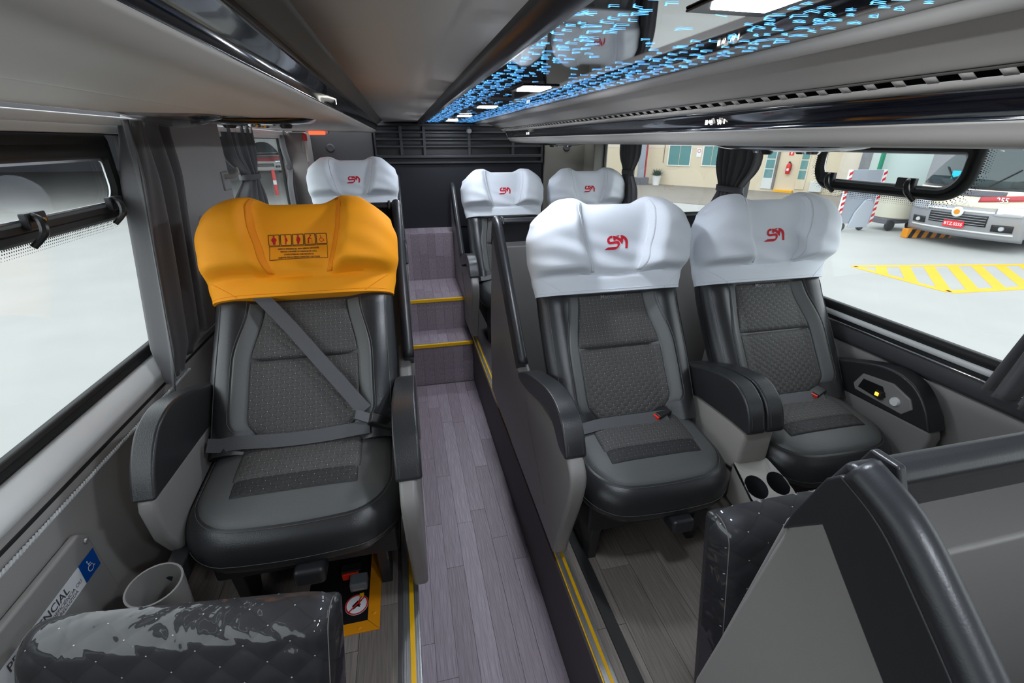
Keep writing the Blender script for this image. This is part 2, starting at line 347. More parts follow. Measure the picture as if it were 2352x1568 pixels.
def hopper(win, x, sgn, y0, y1, zt, zb, fw_=.040, ft=.35):
    """black frame of the tilting top light; inward = sgn"""
    def rr(o):     # rounded rectangle (y,z), bottom corners rounder
        a0,a1,b0,b1 = y0+o,y1-o,zb+o,zt-o*ft; r = .085-o*.8; pts=[]
        for cx,cz,s,rad in ((a1-r,b0+r,-90,r),(a1-.012,b1-.012,0,.012),(a0+.012,b1-.012,90,.012),(a0+r,b0+r,180,r)):
            for k in range(8):
                a = math.radians(s+90*k/7); pts.append((cx+rad*math.cos(a), cz+rad*math.sin(a)))
        return pts
    o_, i_ = rr(0), rr(fw_)
    def ring(p, dx): return [(x+sgn*dx, q[0], q[1]) for q in p]
    mb = MB().rings([ring(o_,0),ring(o_,.012),ring(rr(.008),.020),ring(rr(fw_*.45),.016),ring(rr(fw_*.55),.022),ring(rr(fw_-.006),.022),ring(i_,.012),ring(i_,0)],cap=False)
    fr = obj('hopper_frame', mb, M['rubber'], win, sharp=50)
    obj('inner_bead', MB().rings([ring(i_,.006),ring(i_,.010),ring(rr(fw_+.004),.010),ring(rr(fw_+.004),.006)],cap=False), M['alu'], win)
    for yy in (y0+.15, y1-.11):
        lt = obj('latch', MB().box(x+sgn*.018 if sgn>0 else x-.034, x+.034 if sgn>0 else x-.018, yy-.005,yy+.055, zb+.028,zb+.062), M['plasticb'], win, bevel=.003)
        arm = spline([(x+sgn*.03,yy+.015,zb+.055),(x+sgn*.05,yy+.005,zb+.045),(x+sgn*.055,yy-.008,zb+.02),(x+sgn*.035,yy-.02,zb-.004)],5)
        obj('latch_arm', MB().tube(arm,[.008]*6+[.0085]*5+[.007]*(len(arm)-11),8), M['buckle'], lt)
        obj('latch_screw', MB().lathe([(0,.003),(.004,.003),(.005,0)],8,(x+sgn*.034,yy+.042,zb+.045),'x'), M['chrome'], lt)
    # dotted ceramic edge on the glass around the frame
    mb = MB(); P = o_[:8]; n=0
    full = [(y1, zt-.02+(-.0)*k) for k in range(0)]
    path = [(y1, zt-.03*k) for k in range(0,4)]+o_[0:8][::-1]+o_[24:32][::-1]+[(y0, zb+.09+.02*k) for k in range(4)]
    pts = [Vector(p) for p in path]; acc=[]
    for a,b in zip(pts,pts[1:]):
        L=(b-a).length; k=max(1,int(L/.0065))
        d=(b-a)/max(L,1e-6); nn=Vector((-d.y,d.x))
        cen = Vector(((y0+y1)/2, zb+.1))
        if (a-cen).dot(nn)<0: nn=-nn
        for i in range(k):
            q=a+(b-a)*(i/k)
            for r_ in range(4):
                acc.append((q+nn*(.004+.0062*r_)+d*(.003*(r_%2)), .0021-.00035*r_))
    for q,r_ in acc:
        b=len(mb.v); xx=x+sgn*.0035
        for k in range(6):
            a=math.pi/3*k; mb.v.append((xx,q.x+r_*math.cos(a),q.y+r_*math.sin(a)))
        mb.f.append(tuple(range(b,b+6)))
    tag(obj('dotted_frit', mb, M['rubber'], win, sharp=0), kind='stuff')
def window(n, x, y0, y1, ztop, sgn, hop=None):
    w = struct('window_%d' % n, MB().rings([[(x+dx*-sgn, *p) for p in ((y0+o,SILL-.02+o),(y1-o,SILL-.02+o),(y1-o,ztop-o),(y0+o,ztop-o))] for dx,o in ((0.012,0),(-.004,0),(-.004,.014),(.012,.014))],cap=False), M['rubber'], sharp=30)
    obj('pane', MB().box(min(x,x-sgn*.004), max(x,x-sgn*.004), y0+.004, y1-.004, SILL-.012, ztop-.004), M['glass'], w)
    if hop: hopper(w, x, sgn, *hop)
    return w
window(1, XL-.005, YF+.1, 1.70, W(.03), 1, (1.03,1.60,W(.022),W(-.200),.044,1.45))
window(2, XL-.005, 2.40, 3.70, W(.03), 1)
window(3, XR+.010, YF+.1, 2.03, W(.01), -1, (1.05,1.610,W(-.002),W(-.168),.036,.85))
window(4, XR+.010, 2.14, 3.70, W(.01), -1)
struct('wall_front', MB().box(-.84,1.66,YF-.05,YF,-.06,1.75), M['wall'])

# ------------------------------------------------------------------ ceiling
cl = tag(strip('ceiling', [(-.10,W(.14)),(.155,W(.14))], M['beige']), kind='structure')
strip('lining_joint', [(.02,W(.1365)),(.021,W(.1365))], M['walldark'], y0=1.08,y1=1.085, parent=cl, solid=0)
strip('panel_frame', [(.150,W(.140)),(.155,W(.128)),(.170,W(.120)),(.190,W(.124)),(.196,W(.136))], mat('frame_dark', (.035,.035,.04), .33, spec=.4), parent=cl, sharp=60)
strip('panel_frame', [(.592,W(.136)),(.596,W(.128)),(.608,W(.122)),(.622,W(.124)),(.632,W(.130))], M['duct'], parent=cl, sharp=60)
lp = obj('light_panel', MB().box(.19,.598,YF,YB,W(.136),W(.146)), M['mirror'], cl)
def marks():
    mb = MB(); zz = W(.1352)
    def seg(a, b, w):
        d = (b-a).normalized(); nn = Vector((-d.y,d.x))*w/2; k = len(mb.v)
        for q in (a+nn,b+nn,b-nn,a-nn): mb.v.append((q.x,q.y,zz))
        mb.f.append((k,k+1,k+2,k+3))
    y = .25
    while y < 3.9:
        for i in range(13):
            x = .205+.03*i+random.uniform(-.010,.010); yy = y+random.uniform(-.011,.011)
            if abs(x-.378) < .062 and random.random() < .85: continue
            if x > .588: continue
            L = random.uniform(.010,.021); a = random.uniform(-.5,.5); P = Vector((x,yy)); D = Vector((math.cos(a),math.sin(a)*.6))*L; w = .0023
            e1 = P-D*.5; e2 = P+D*.5; up_ = Vector((random.uniform(-.2,.3)*L, random.choice((-1,1))*random.uniform(.35,.6)*L))
            seg(e1,e2,w); seg(e1,e1+up_,w)
            if random.random() < .55: seg(e1+up_, e2, w*.45)
        y += .026
    return mb
tag(obj('fibre_pattern', marks(), M['blue'], cl, sharp=0), kind='stuff')
lampg = 'ceiling lights in the glossy panel'
lampl = ['flat white ceiling light right above the camera, cut by the top of the picture','nearest whole white ceiling light in the blue-lit glossy panel','second whole white ceiling light along the glossy panel','third whole white ceiling light along the glossy panel','farthest white ceiling light, at the back end of the glossy panel','ceiling light in the glossy panel behind the camera, nearer one','ceiling light in the glossy panel behind the camera, farther one']
for i, y in enumerate((.48,1.385,2.12,2.86,3.52,-.25,-.98)):
    L = thing('ceiling_light', lampl[i], 'ceiling light', (.378,y,W(.136)), 0, lampg)
    obj('bezel', MB().box(-.05,.05,-.08,.08,-.003,0), M['lampframe'], L, bevel=.003)
    obj('diffuser', MB().box(-.034,.034,-.055,.055,-.0045,-.003), M['lamp'], L)
# left duct
dl = tag(strip('ceiling_left', [(-.10,W(.14)),(-.108,W(.137)),(-.128,W(.121)),(-.135,W(.116))], M['walltan'], y1=3.72), kind='structure')
strip('glossy_strip', [(-.133,W(.118)),(-.139,W(.108)),(-.146,W(.092)),(-.152,W(.076)),(-.150,W(.073))], M['gloss'], y1=3.70, parent=dl, sharp=80)
prof = spline([(-.150,W(.0745)),(-.165,W(.063)),(-.190,W(.060)),(-.26,W(.064)),(-.38,W(.063)),(-.40,W(.066)),(-.42,W(.066)),(-.60,W(.066)),(-.74,W(.073))],3)
strip('underside', prof, M['duct'], y1=3.70, parent=dl, sharp=80)
obj('end_cap', MB().prism([(-.10,W(.14)),(-.135,W(.116)),(-.152,W(.074)),(-.19,W(.06)),(-.74,W(.073)),(-.74,W(.14))],3.70,3.715,'y'), M['duct'], dl, bevel=.004)
for a,b,c,d in ((-.765,-.745,.040,.062),(-.785,-.77,.020,.05)): obj('curtain_rail', MB().box(a,b,YF,3.7,W(c),W(d)), M['alurail'], dl, bevel=.003)
# right duct
dr = tag(strip('ceiling_right', spline([(.630,W(.131)),(.66,W(.126)),(.71,W(.108)),(.742,W(.093)),(.750,W(.0925))],3), M['duct'], y1=3.72, sharp=80), kind='structure')
strip('shadow_gap', [(.749,W(.0925)),(.752,W(.0905))], M['walldark'], y1=3.70, parent=dr)
# vent strip with real slots
def vent():
    mb = MB(); A, B, C, D = Vector((.752,W(.0915))), Vector((.7615,W(.0862))), Vector((.7745,W(.0784))), Vector((.793,W(.0665)))
    def q(p0,p1,y0,y1):
        k=len(mb.v); mb.v += [(p0.x,y0,p0.y),(p1.x,y0,p1.y),(p1.x,y1,p1.y),(p0.x,y1,p0.y)]; mb.f.append((k,k+1,k+2,k+3))
    q(A,B,YF,3.70); q(C,D,YF,3.70); y=.28; q(B,C,YF,y)
    while y < 3.55:
        q(B,C,y+.031,y+.048); y += .048
    q(B,C,y,3.70); return mb
obj('vent_strip', vent(), M['duct'], dr, solid=.0015, sharp=60)
strip('vent_backing', [(.757,W(.0985)),(.800,W(.0965)),(.803,W(.064))], M['black'], y1=3.70, parent=dr)
strip('glossy_strip', [(.792,W(.0685)),(.802,W(.060)),(.810,W(.045)),(.816,W(.028)),(.814,W(.025))], M['gloss'], y1=3.70, parent=dr, sharp=80)
strip('underside', spline([(.813,W(.0265)),(.822,W(.018)),(.840,W(.001)),(.88,W(-.007)),(1.0,W(-.007)),(1.3,W(-.003)),(1.61,W(.004))],3), M['duct'], y1=3.70, parent=dr, sharp=80)
obj('end_cap', MB().prism([(.63,W(.14)),(.63,W(.131)),(.75,W(.092)),(.80,W(.06)),(.816,W(.027)),(.84,W(.001)),(.88,W(-.007)),(1.6,W(.0)),(1.6,W(.14))],3.70,3.715,'y'), M['duct'], dr, bevel=.004)
# seat number displays on the glossy strips
def disp(name, txts, x, y, z, left, label):
    t = thing(name, label, 'display', (x,y,z))
    tilt = Matrix.Rotation(math.radians(-22 if not left else 22),3,'Y')
    for tx, off, size in txts:
        me = text_polys(tx, size, 'CENTER', .0006)
        s = 1 if not left else -1
        map_mesh(me, lambda a,b: tilt @ Vector((-.0015*s, -(a+off)*s if not left else (a+off), b)))
        obj('lit_digits', me, M['dispw'], t)
    return t
def icon(t, off, left=False):
    mb = MB().box(-.0017,-.0012,-off-.006,-off+.006,-.001,.013); obj('lit_icon', mb, M['dispw'], t)
d1 = disp('seat_number_display', [('49',-.013,.017),('50',.022,.017)], .806, 1.16, W(.041), False, 'lit seat number display reading 49 and 50 on the right glossy strip')
obj('lit_icon', MB().box(-.003,-.002,.028,.038,.0,.012), M['dispw'], d1); obj('lit_icon', MB().box(-.003,-.002,-.043,-.039,.0,.012), M['dispw'], d1)
d2 = thing('seat_number_display', 'small pair of lit squares at the far end of the right glossy strip', 'display', (.804,3.05,W(.045)))
for o in (-.022,.022): obj('lit_square', MB().box(-.006,-.004,o-.008,o+.008,-.004,.008), M['dispw'], d2)
d3 = thing('seat_number_display', 'small lit mark on the left glossy strip above the yellow seat', 'display', (-.1425,1.33,W(.09)))
obj('lit_square', MB().box(.001,.002,-.003,.003,-.006,.006), M['dispw'], d3)
# service consoles (reading lights, air nozzles)
def console(x, y, z, sx, sy, label, lens=False):
    t = thing('service_console', label, 'console', (x,y,z))
    mb = MB().grid(lambda u,v: ((u-.5)*2*sx*(1-.25*abs(2*v-1)**3), (v-.5)*2*sy, -.022*math.sqrt(max(0,1-abs(2*u-1)**3))*math.sqrt(max(0,1-abs(2*v-1)**4))), 14, 20)
    obj('housing', mb, M['gloss'], t, solid=.003)
    for k in (-1,1):
        obj('reading_lamp', MB().lathe([(0,-.012),(.018,-.012),(.022,-.006),(.023,.0)],16,(0,k*sy*.45,-.016)), M['chrome'], t)
        obj('air_nozzle', MB().lathe([(.004,-.012),(.014,-.014),(.018,-.008),(.019,0)],16,(sx*.45*k,0,-.016)), M['plasticb'], t)
    if lens:
        mb = MB().grid(lambda u,v: ((u-.5)*.20, -sy-.02-.16*v, .008-.040*math.sin(math.pi*u)*math.sin(math.pi*min(1,v+.05))), 12, 10)
        obj('clear_lens', mb, M['clear'], t, solid=.003)
    return t
console(-.40,1.62,W(.066),.17,.11,'glossy black service console under the left duct above the yellow seat')
ln = tag(obj('light_cover', MB().grid(lambda u,v: (-.66+.22*u, 1.36+.20*v, W(.068)-.034*math.sin(math.pi*u)**.7*math.sin(math.pi*v)**.7), 14, 12), M['clear'], solid=.003), 'clear domed light cover under the left duct beside the glossy console', 'light cover')
console(1.02,1.14,W(-.002),.13,.20,'glossy black service console under the right duct above the two white-covered front seats')
console(1.02,3.05,W(-.002),.13,.20,'glossy black service console at the far end of the right duct')
rl = thing('exit_lamp', 'small glowing red lamp at the rear end of the left duct', 'lamp', (-.52,3.55,W(.062)))
obj('housing', MB().box(-.07,.07,-.03,.03,-.012,.008), M['duct'], rl, bevel=.003); obj('red_lens', MB().box(-.05,.05,-.034,-.02,-.020,.002), M['redlamp'], rl, bevel=.003)

# ------------------------------------------------------------------ back wall
wb = struct('wall_back', MB().box(-.86,1.68,YB,YB+.05,-.06,1.75), M['backdark'])
obj('side_panel', MB().box(-.66,-.19,YB-.03,YB,.39,W(.10)), M['walldark'], wb, bevel=.006)
obj('side_panel', MB().box(1.17,1.56,YB-.03,YB,.31,W(.10)), M['walltan'], wb, bevel=.006)
obj('door_panel', MB().box(-.17,1.15,YB-.012,YB,.90,W(-.165)), M['backdark'], wb, bevel=.004)
vg = thing('vent_grille', 'black slatted return-air grille across the top of the back wall', 'grille', (0,YB,0))
obj('frame', MB().rings([[(x,y,z) for x,z in ((-.18+o,W(-.158)+o),(1.15-o,W(-.158)+o),(1.15-o,W(.125)-o),(-.18+o,W(.125)-o))] for y,o in ((-.01,0),(-.05,0),(-.05,.014),(-.01,.014))],cap=False), M['slat'], vg, sharp=30)
obj('backing', MB().box(-.17,1.14,-.012,-.006,W(-.15),W(.12)), M['black'], vg)
for zz in (.062,.012,-.040): obj('slat', MB().prism([(-.050,W(zz)),(-.018,W(zz)+.016),(-.018,W(zz)+.023),(-.050,W(zz)+.008)],-.17,1.14,'x'), M['slat'], vg)
obj('slat', MB().box(-.17,1.14,-.056,-.018,W(-.118),W(-.096)), M['slat'], vg, bevel=.004)
for xx in (.02,.195,.545,.90): obj('upright', MB().box(xx-.011,xx+.011,-.046,-.018,W(-.11),W(.11)), M['slat'], vg, bevel=.003)
obj('lock_knob', MB().lathe([(0,-.03),(.016,-.03),(.02,-.02),(.02,0)],14,(.545,-.045,W(.075)),'y'), M['plastic'], vg)
for x_, s in ((-.50,0),(1.36,0)):
    tag(obj('round_vent', MB().lathe([(0,-.008),(.022,-.010),(.03,-.004),(.032,0)],18,(x_,YB-.03,W(-.045)),'y'), M['walldark']), 'small round vent on the %s panel of the back wall' % ('left' if x_<0 else 'right'), 'vent')

# ------------------------------------------------------------------ seats
def back_curve(lean):
    pts = []; y, z = 0.0, .385; N = 90; t0, t1 = -.06, .80
    dt = (t1-t0)/N
    def th(t): return math.radians(35+lean-27*sstep(.28,.55,t))
    y -= math.sin(th(t0))*(-t0)*1; z -= math.cos(th(t0))*(-t0)
    for i in range(N+1):
        pts.append((t0+dt*i, y, z, th(t0+dt*i))); y += math.sin(th(t0+dt*i))*dt; z += math.cos(th(t0+dt*i))*dt
    def B(x, t, w):
        k = min(max((t-t0)/dt, 0), N-1e-6); i = int(k); f = k-i; a, b = pts[i], pts[min(i+1,N)]
        yy, zz, tt = a[1]+(b[1]-a[1])*f, a[2]+(b[2]-a[2])*f, a[3]+(b[3]-a[3])*f
        return Vector((x, yy-math.cos(tt)*w, zz+math.sin(tt)*w))
    return B
def half_w(t): return .246+.016*sstep(-.05,.2,t)-.07*sstep(.44,.62,t)
def back_wf(x, t):
    a = half_w(t); e = max(0.0, 1-(abs(x)/a)**7)**.5
    bol = .012+.040*sstep(.11,.20,abs(x))*(1-sstep(.38,.46,t)*.7)
    return (bol+.012)*e-.012*1
def close_sheet(front, back, nu, nv):
    mb = MB(); mb.grid(front, nu, nv); mb.grid(lambda u,v: back(1-u,v), nu, nv)
    b2 = (nu+1)*(nv+1)
    for i in range(nu):     # bottom and top rims
        mb.f.append((i+1, i, b2+nu-i, b2+nu-i-1)); o = nv*(nu+1)
        mb.f.append((o+i, o+i+1, b2+o+nu-i-1, b2+o+nu-i))
    return mb
def quilt_uv(x, y): return (x/.0285+y/.0235, x/.0285-y/.0235)
def quilt_h(x, y):
    u, v = quilt_uv(x, y); return (abs(math.sin(math.pi*u))*abs(math.sin(math.pi*v)))**.5
def conform(bvh, x, y, zoff, z0=1.0):
    h = bvh.ray_cast(Vector((x,y,z0)), Vector((0,0,-1)))
    return (h[0].z if h[0] else .3)+zoff
def tree(me): 
    bm = bmesh.new(); bm.from_mesh(me); t = BVHTree.FromBMesh(bm); bm.free(); return t
SM = [[(705,580),(650,575),(580,600),(510,660),(480,740),(490,810),(530,855),(590,875),(840,860),(880,880),(885,905),(870,940),(830,975),(510,985),(375,1080),(770,1080),(830,1060),(920,990),(975,910),(985,850),(960,800),(900,775),(620,790),(580,770),(575,735),(600,690),(640,665),(700,660)],
 [(725,585),(740,755),(825,755),(830,705),(900,730),(980,790),(1030,850),(1042,885),(1075,880),(1110,810),(1125,710),(1160,720),(1195,770),(1205,850),(1190,980),(1168,1045),(1270,1050),(1290,960),(1315,830),(1300,740),(1250,660),(1170,600),(1090,568),(1020,570),(1035,620),(1035,690),(940,640),(870,607),(790,588)],
 [(830,582),(985,568),(940,630),(880,600)]]
SM = [[((x-845)/1000, -(y-825)/1000) for x,y in p] for p in SM]
def wheelchair(s=1, ox=0, oy=0):
    P = [circle(ox-.12*s, oy+.62*s, .10*s, 14)]
    ring = [(ox+.02*s+.36*s*math.cos(a), oy-.22*s+.36*s*math.sin(a)) for a in [math.radians(d) for d in range(120,395,11)]]
    P.append(stroke(ring, .09*s)); P.append(stroke([(ox-.10*s,oy+.46*s),(ox-.06*s,oy+.02*s),(ox+.30*s,oy+.0*s),(ox+.48*s,oy-.42*s),(ox+.62*s,oy-.36*s)], .11*s)); P.append(stroke([(ox-.08*s,oy+.26*s),(ox+.24*s,oy+.24*s)], .08*s))
    return P
def make_cover(B, parent, m_cov, m_seam, logo, label):
    def a_(v):
        k = [(0,.266),(.2,.276),(.45,.290),(.68,.292),(.88,.278),(1,.246)]
        for (p,q),(r,s_) in zip(k,k[1:]):
            if v <= r: f=(v-p)/(r-p); f=f*f*(3-2*f); return q+(s_-q)*f
        return k[-1][1]
    us = lambda v: .25+.18*(v-.3)/.7
    def ear(u): return sstep(.28,.56,abs(u))*(1-.75*sstep(.72,1.0,abs(u)))
    T0 = .412
    def tt(u,v):
        return T0+v*(.300+.024*ear(u)-.035*abs(u)**6)
    def wf(u,v):
        e = max(0,1-abs(u)**5)**.5; te = max(0,1-v**9)**.5
        blg = .070*sstep(-.02,.20,abs(u)-us(v))*sstep(.20,.37,v)*(1-.35*sstep(.75,1,v))
        cr = -.010*math.exp(-((v-.235)/.03)**2)*(1-abs(u)**4)
        fold = .0035*math.sin(9*u+26*v)*sstep(.1,.3,v)*(1-sstep(.5,.8,v))
        return ((.062-.012*math.cos(u*1.5)*sstep(.3,.7,v)+blg+cr+fold)*e+.0)*te
    def wb(u,v): return -.090*max(0,1-abs(u)**5)**.5*max(0,1-v**7)**.5
    f3 = lambda u,v: B(u*a_(v), tt(u,v), wf(u,v))
    # denser sampling near the rounded rim
    R = lambda s: math.copysign(1-(1-abs(s))**1.6, s)
    V = lambda v: 1-(1-v)**1.35
    mb = close_sheet(lambda i,j: f3(R(2*i-1), V(j)), lambda i,j: B(R(2*i-1)*a_(V(j)), tt(R(2*i-1),V(j)), wb(R(2*i-1),V(j))), 64, 40)
    cov = tag(obj('headrest_cover', mb, m_cov, parent, sharp=70, weld=.0004), label)
    mb = MB()
    for s in (-1,1):
        obj('seam_band', MB().grid(lambda i,j: f3(s*(us(.26+.71*j)+.03+.055*i), .26+.71*j)+Vector((0,-.0016,.0006)), 4, 24), m_seam, cov, solid=.0012, sharp=0)
        mb.tube([f3(s*(.93-.25*k/10), .22-.21*k/10)+Vector((0,-.0004,0)) for k in range(11)], .0010, 5)
    mb.tube([f3(-.97+1.94*k/40, .035)+Vector((0,-.0004,0)) for k in range(41)], .0009, 5)
    stf('seam', mb, m_seam, cov, sharp=0)
    bvh = tree(cov.data)
    p0 = f3(0,.60); 
    def pr(x, z, off=.0011):
        o = Vector((x, p0.y-.4, p0.z+z*.94)); h = bvh.ray_cast(o, Vector((0,1,0)))
        return (h[0]+h[1].normalized()*off*(1 if h[1].y<0 else -1)) if h[0] else o+Vector((0,.3,0))
    return cov, pr
def make_seat(name, label, lean, cover, side, arms, belt3=False, hw=.242, group=None, z_leg=.035):
    """side: -1 aisle arm on the left (-x), +1 on the right; arms: dict of which arms this seat carries"""
    t = thing(name, label, 'seat', group=group); B = back_curve(lean)
    T = lambda v: -.055+.705*v
    R = lambda s: math.copysign(1-(1-abs(s))**1.5, s)
    fb = lambda i,j: B(R(2*i-1)*half_w(T(j)), T(j), back_wf(R(2*i-1)*half_w(T(j)),T(j)))
    bb = lambda i,j: B(R(2*i-1)*half_w(T(j)), T(j), -.085*max(0,1-abs(R(2*i-1))**7)**.5-.0)
    back = obj('backrest', close_sheet(fb, bb, 40, 44), M['leather'], t, sharp=60, weld=.0004)
    xw = lambda tq: .150-.004*sstep(.05,0,tq)-.030*sstep(.20,.40,tq)+(-.03)*sstep(.03,-.03,tq)
    def patch(nm, t0, t1, xl, xr, h, mt, quilt, nx, ny, sub=back):
        def fn(u,v):
            tq = t0+(t1-t0)*v; a, b = xl(tq), xr(tq); x = a+(b-a)*u
            e = (max(0,1-abs(2*u-1)**9)*max(0,1-abs(2*v-1)**11))**.5
            w = back_wf(x,tq)-.004+e*(h+.004)+(.0022*quilt_h(x,tq)*e if quilt else 0)
            return B(x,tq,w)
        mb = MB().grid(fn, nx, ny, uvfn=(lambda u,v: quilt_uv(xl(t0+(t1-t0)*v)+(xr(t0+(t1-t0)*v)-xl(t0+(t1-t0)*v))*u, t0+(t1-t0)*v)) if quilt else None)
        return obj(nm, mb, mt, t, sharp=0)
    patch('lower_pad', -.03,.216, lambda q:-xw(q), xw, .010, M['quilt'], True, 96, 72)
    patch('upper_pad', .218,.408, lambda q:-xw(q), xw, .012, M['quilt'], True, 96, 56)
    for s in (-1,1):
        patch('side_band', .0,.41, (lambda q: xw(q)-.002) if s>0 else (lambda q:-xw(q)-.040), (lambda q: xw(q)+.040) if s>0 else (lambda q:-xw(q)+.002), .004, M['leatherg'], False, 10, 40)
    mb = MB()
    for s in (-1,1):
        mb.tube([B(s*(xw(q)+.043), q, back_wf(xw(q)+.043,q)+.0008) for q in [.0+.41*k/30 for k in range(31)]], .0009, 5)
        mb.tube([B(s*.236, q, back_wf(.236,q)+.0008) for q in [.0+.40*k/30 for k in range(31)]], .0009, 5)
    stf('stitching', mb, M['stitch'], back, sharp=0)
    # cushion
    y0, y1, r = -.300, .06, .115
    out = []
    for cx,cy,s,rad in ((hw-r,y0+r,-90,r),(hw-.03,y1-.03,0,.03),(-hw+.03,y1-.03,90,.03),(-hw+r,y0+r,180,r)):
        for k in range(12):
            a = math.radians(s+90*k/11); out.append((cx+rad*math.cos(a), cy+rad*math.sin(a)))
    out = [(x, y-.024*max(0,1-(x/hw)**2)*sstep(.0,-.25,y)) for x, y in [q for i in range(len(out)) for q in ((out[i],) if abs(out[i][0]-out[(i+1)%len(out)][0]) < .1 else [tuple(Vector(out[i]).lerp(Vector(out[(i+1)%len(out)]),k/8)) for k in range(8)])]]
    # resample evenly
    L=[Vector(p) for p in out]; seg=[]; tot=0
    for i in range(len(L)):
        d=(L[(i+1)%len(L)]-L[i]).length; seg.append((tot,L[i],L[(i+1)%len(L)],d)); tot+=d
    out=[]; NN=72
    for k in range(NN):
        s_=tot*k/NN
        for a,p,q,d in seg:
            if a<=s_<a+d or d==0 and False: out.append(p+(q-p)*((s_-a)/d)); break
    yc=(y0+y1)/2; hd=(y1-y0)/2
    def ring(i,z):
        return [(p.x*(1-i/hw), yc+(p.y-yc)*(1-i/hd), z+.11*(p.y*(1-i/hd)+.12)) for p in out]
    cb = obj('cushion', MB().rings([ring(.03,.232),ring(.006,.240),ring(0,.258),ring(0,.290),ring(.006,.310),ring(.020,.330),ring(.034,.337),ring(.07,.338)]), M['leather'], t, sharp=60)
    top = MB().rings([ring(.030,.330),ring(.034,.3395),ring(.045,.346),ring(.065,.351),ring(.09,.354),ring(.12,.356),ring(.16,.357),ring(.185,.357)])
    tp = obj('seat_top', top, M['leatherg'], t, sharp=60)
    stf('stitching', MB().tube(ring(.027,.3345),.0007,5,closed=True).tube([(p[0]*1.003,p[1]-.0012,p[2]) for p in ring(0,.268)],.0007,5,closed=True), M['stitch'], cb, sharp=0)
    bvh = tree(tp.data)
    def cpatch(nm, ya, yb, xf, h, mt, nx, ny):
        def fn(u,v):
            y=ya+(yb-ya)*v; x=xf(y)*(2*u-1); e=(max(0,1-abs(2*u-1)**11)*max(0,1-abs(2*v-1)**9))**.5
            return (x,y,conform(bvh,x,y,-.003+e*(h+.003)+.0020*quilt_h(x,y)*e))
        return obj(nm, MB().grid(fn,nx,ny,uvfn=lambda u,v: quilt_uv(xf(ya+(yb-ya)*v)*(2*u-1),ya+(yb-ya)*v)), mt, t, sharp=0)
    cpatch('seat_insert', -.165,.045, lambda y:.155, .006, M['quilt'], 96, 64)
    cpatch('insert_band', -.212,-.160, lambda y:.150, .004, M['quiltd'], 90, 18)
    obj('seat_frame', MB().box(-hw+.03,hw-.03,-.22,.12,.10,.25), M['plasticb'], t, bevel=.01)
    lv = obj('recline_lever', MB().prism([(-.05,.12),(-.05,.165),(.05,.165),(.05,.12),(.035,.105),(-.035,.105)],-.385,-.325,'y') if False else MB().box(-.035,.035,-.345,-.285,.180,.228), M['plasticb'], t, bevel=.012, loc=(.03,0,-.01))
    obj('lever_arm', MB().box(-.015,.015,-.29,-.20,.19,.215), M['plasticb'], lv, bevel=.004)
    for s in (-1,1): obj('leg', MB().prism([(-.20,-z_leg),(-.14,-z_leg),(-.10,.11),(-.22,.11)], s*.18-.015, s*.18+.015,'x'), M['plasticb'], t, bevel=.004)
    # cover
    if cover == 'yellow':
        cov, pr = make_cover(B, t, M['yellow'], M['yellows'], 0, 'yellow stretch headrest cover printed with priority seat symbols')
        s = .030; x0 = -.082; rect = lambda a,b,c,d:[(a,b),(c,b),(c,d),(a,d)]
        fr = []; pics = []
        for k in range(5):
            a=x0+k*.0336; fr += [stroke([(a,.0),(a+.030,.0)],.0022),stroke([(a,.031),(a+.030,.031)],.0022),stroke([(a,.0),(a,.031)],.0022),stroke([(a+.030,.0),(a+.030,.031)],.0022)]
            c=a+.015; red = []; pics.append(red)
            if k==0: red += [circle(c,.0265,.0028,10),[(c-.008,.017),(c-.003,.0235),(c+.003,.0235),(c+.008,.017),(c+.004,.010),(c+.003,.0025),(c-.003,.0025),(c-.004,.010)]]
            if k==1: red += [circle(c-.002,.0265,.0024,10),[(c-.003,.0235),(c+.001,.0225),(c+.005,.013),(c+.001,.010),(c+.0005,.0025),(c-.0025,.0025),(c-.002,.012)]]
            if k==2: red += [circle(c,.0265,.0026,10),[(c-.003,.0235),(c+.003,.0235),(c+.0065,.016),(c+.004,.009),(c+.002,.0025),(c-.002,.0025),(c-.003,.009),(c-.005,.013)]]
            if k==3: red += [circle(c+.002,.0262,.0025,10), stroke([(c+.001,.0225),(c-.005,.016),(c-.005,.0025)],.0034), stroke([(c-.003,.019),(c+.004,.0155)],.002), stroke([(c+.0055,.0165),(c+.0055,.0025)],.0009)]
            if k==4: red += wheelchair(.0155, c-.001, .0155)
        b0=-.040; fr += [stroke([(x0,b0),(x0+.1644,b0)],.0016),stroke([(x0,-.003),(x0+.1644,-.003)],.0016),stroke([(x0,b0),(x0,-.003)],.0016),stroke([(x0+.1644,b0),(x0+.1644,-.003)],.0016)]
        obj('print_frame', poly_mesh(fr, lambda x,y: pr(x,y-.012,.0010), 2), M['ink'], cov)
        [tag(obj('pictogram', poly_mesh(red, lambda x,y: pr(x,y-.012,.0012), 1), M['redl'], cov), kind='stuff') for red in pics]
        for k, tx in enumerate(('ASSENTO PREFERENCIAL PARA OBESOS, GESTANTES,','PESSOAS COM BEBÊS OU CRIANÇAS DE COLO,','IDOSOS E PESSOAS COM DEFICIÊNCIA','AUSENTES PESSOAS NESSAS CONDIÇÕES O USO É LIVRE')):
            me = text_polys(tx, .0062 if k<3 else .0058, 'CENTER', .0002); map_mesh(me, lambda x,y: pr(x*.80,y-.0125-.0084*k-.012,.0012)); obj('print_text', me, M['ink'], cov)
    else:
        cov, pr = make_cover(B, t, M['white'], M['whites'], 0, 'white stretch headrest cover with a red SM monogram')
        obj('monogram', poly_mesh(SM, lambda x,y: pr(x*.092+.004,y*.092-.004,.0014), 2), M['red'], cov)
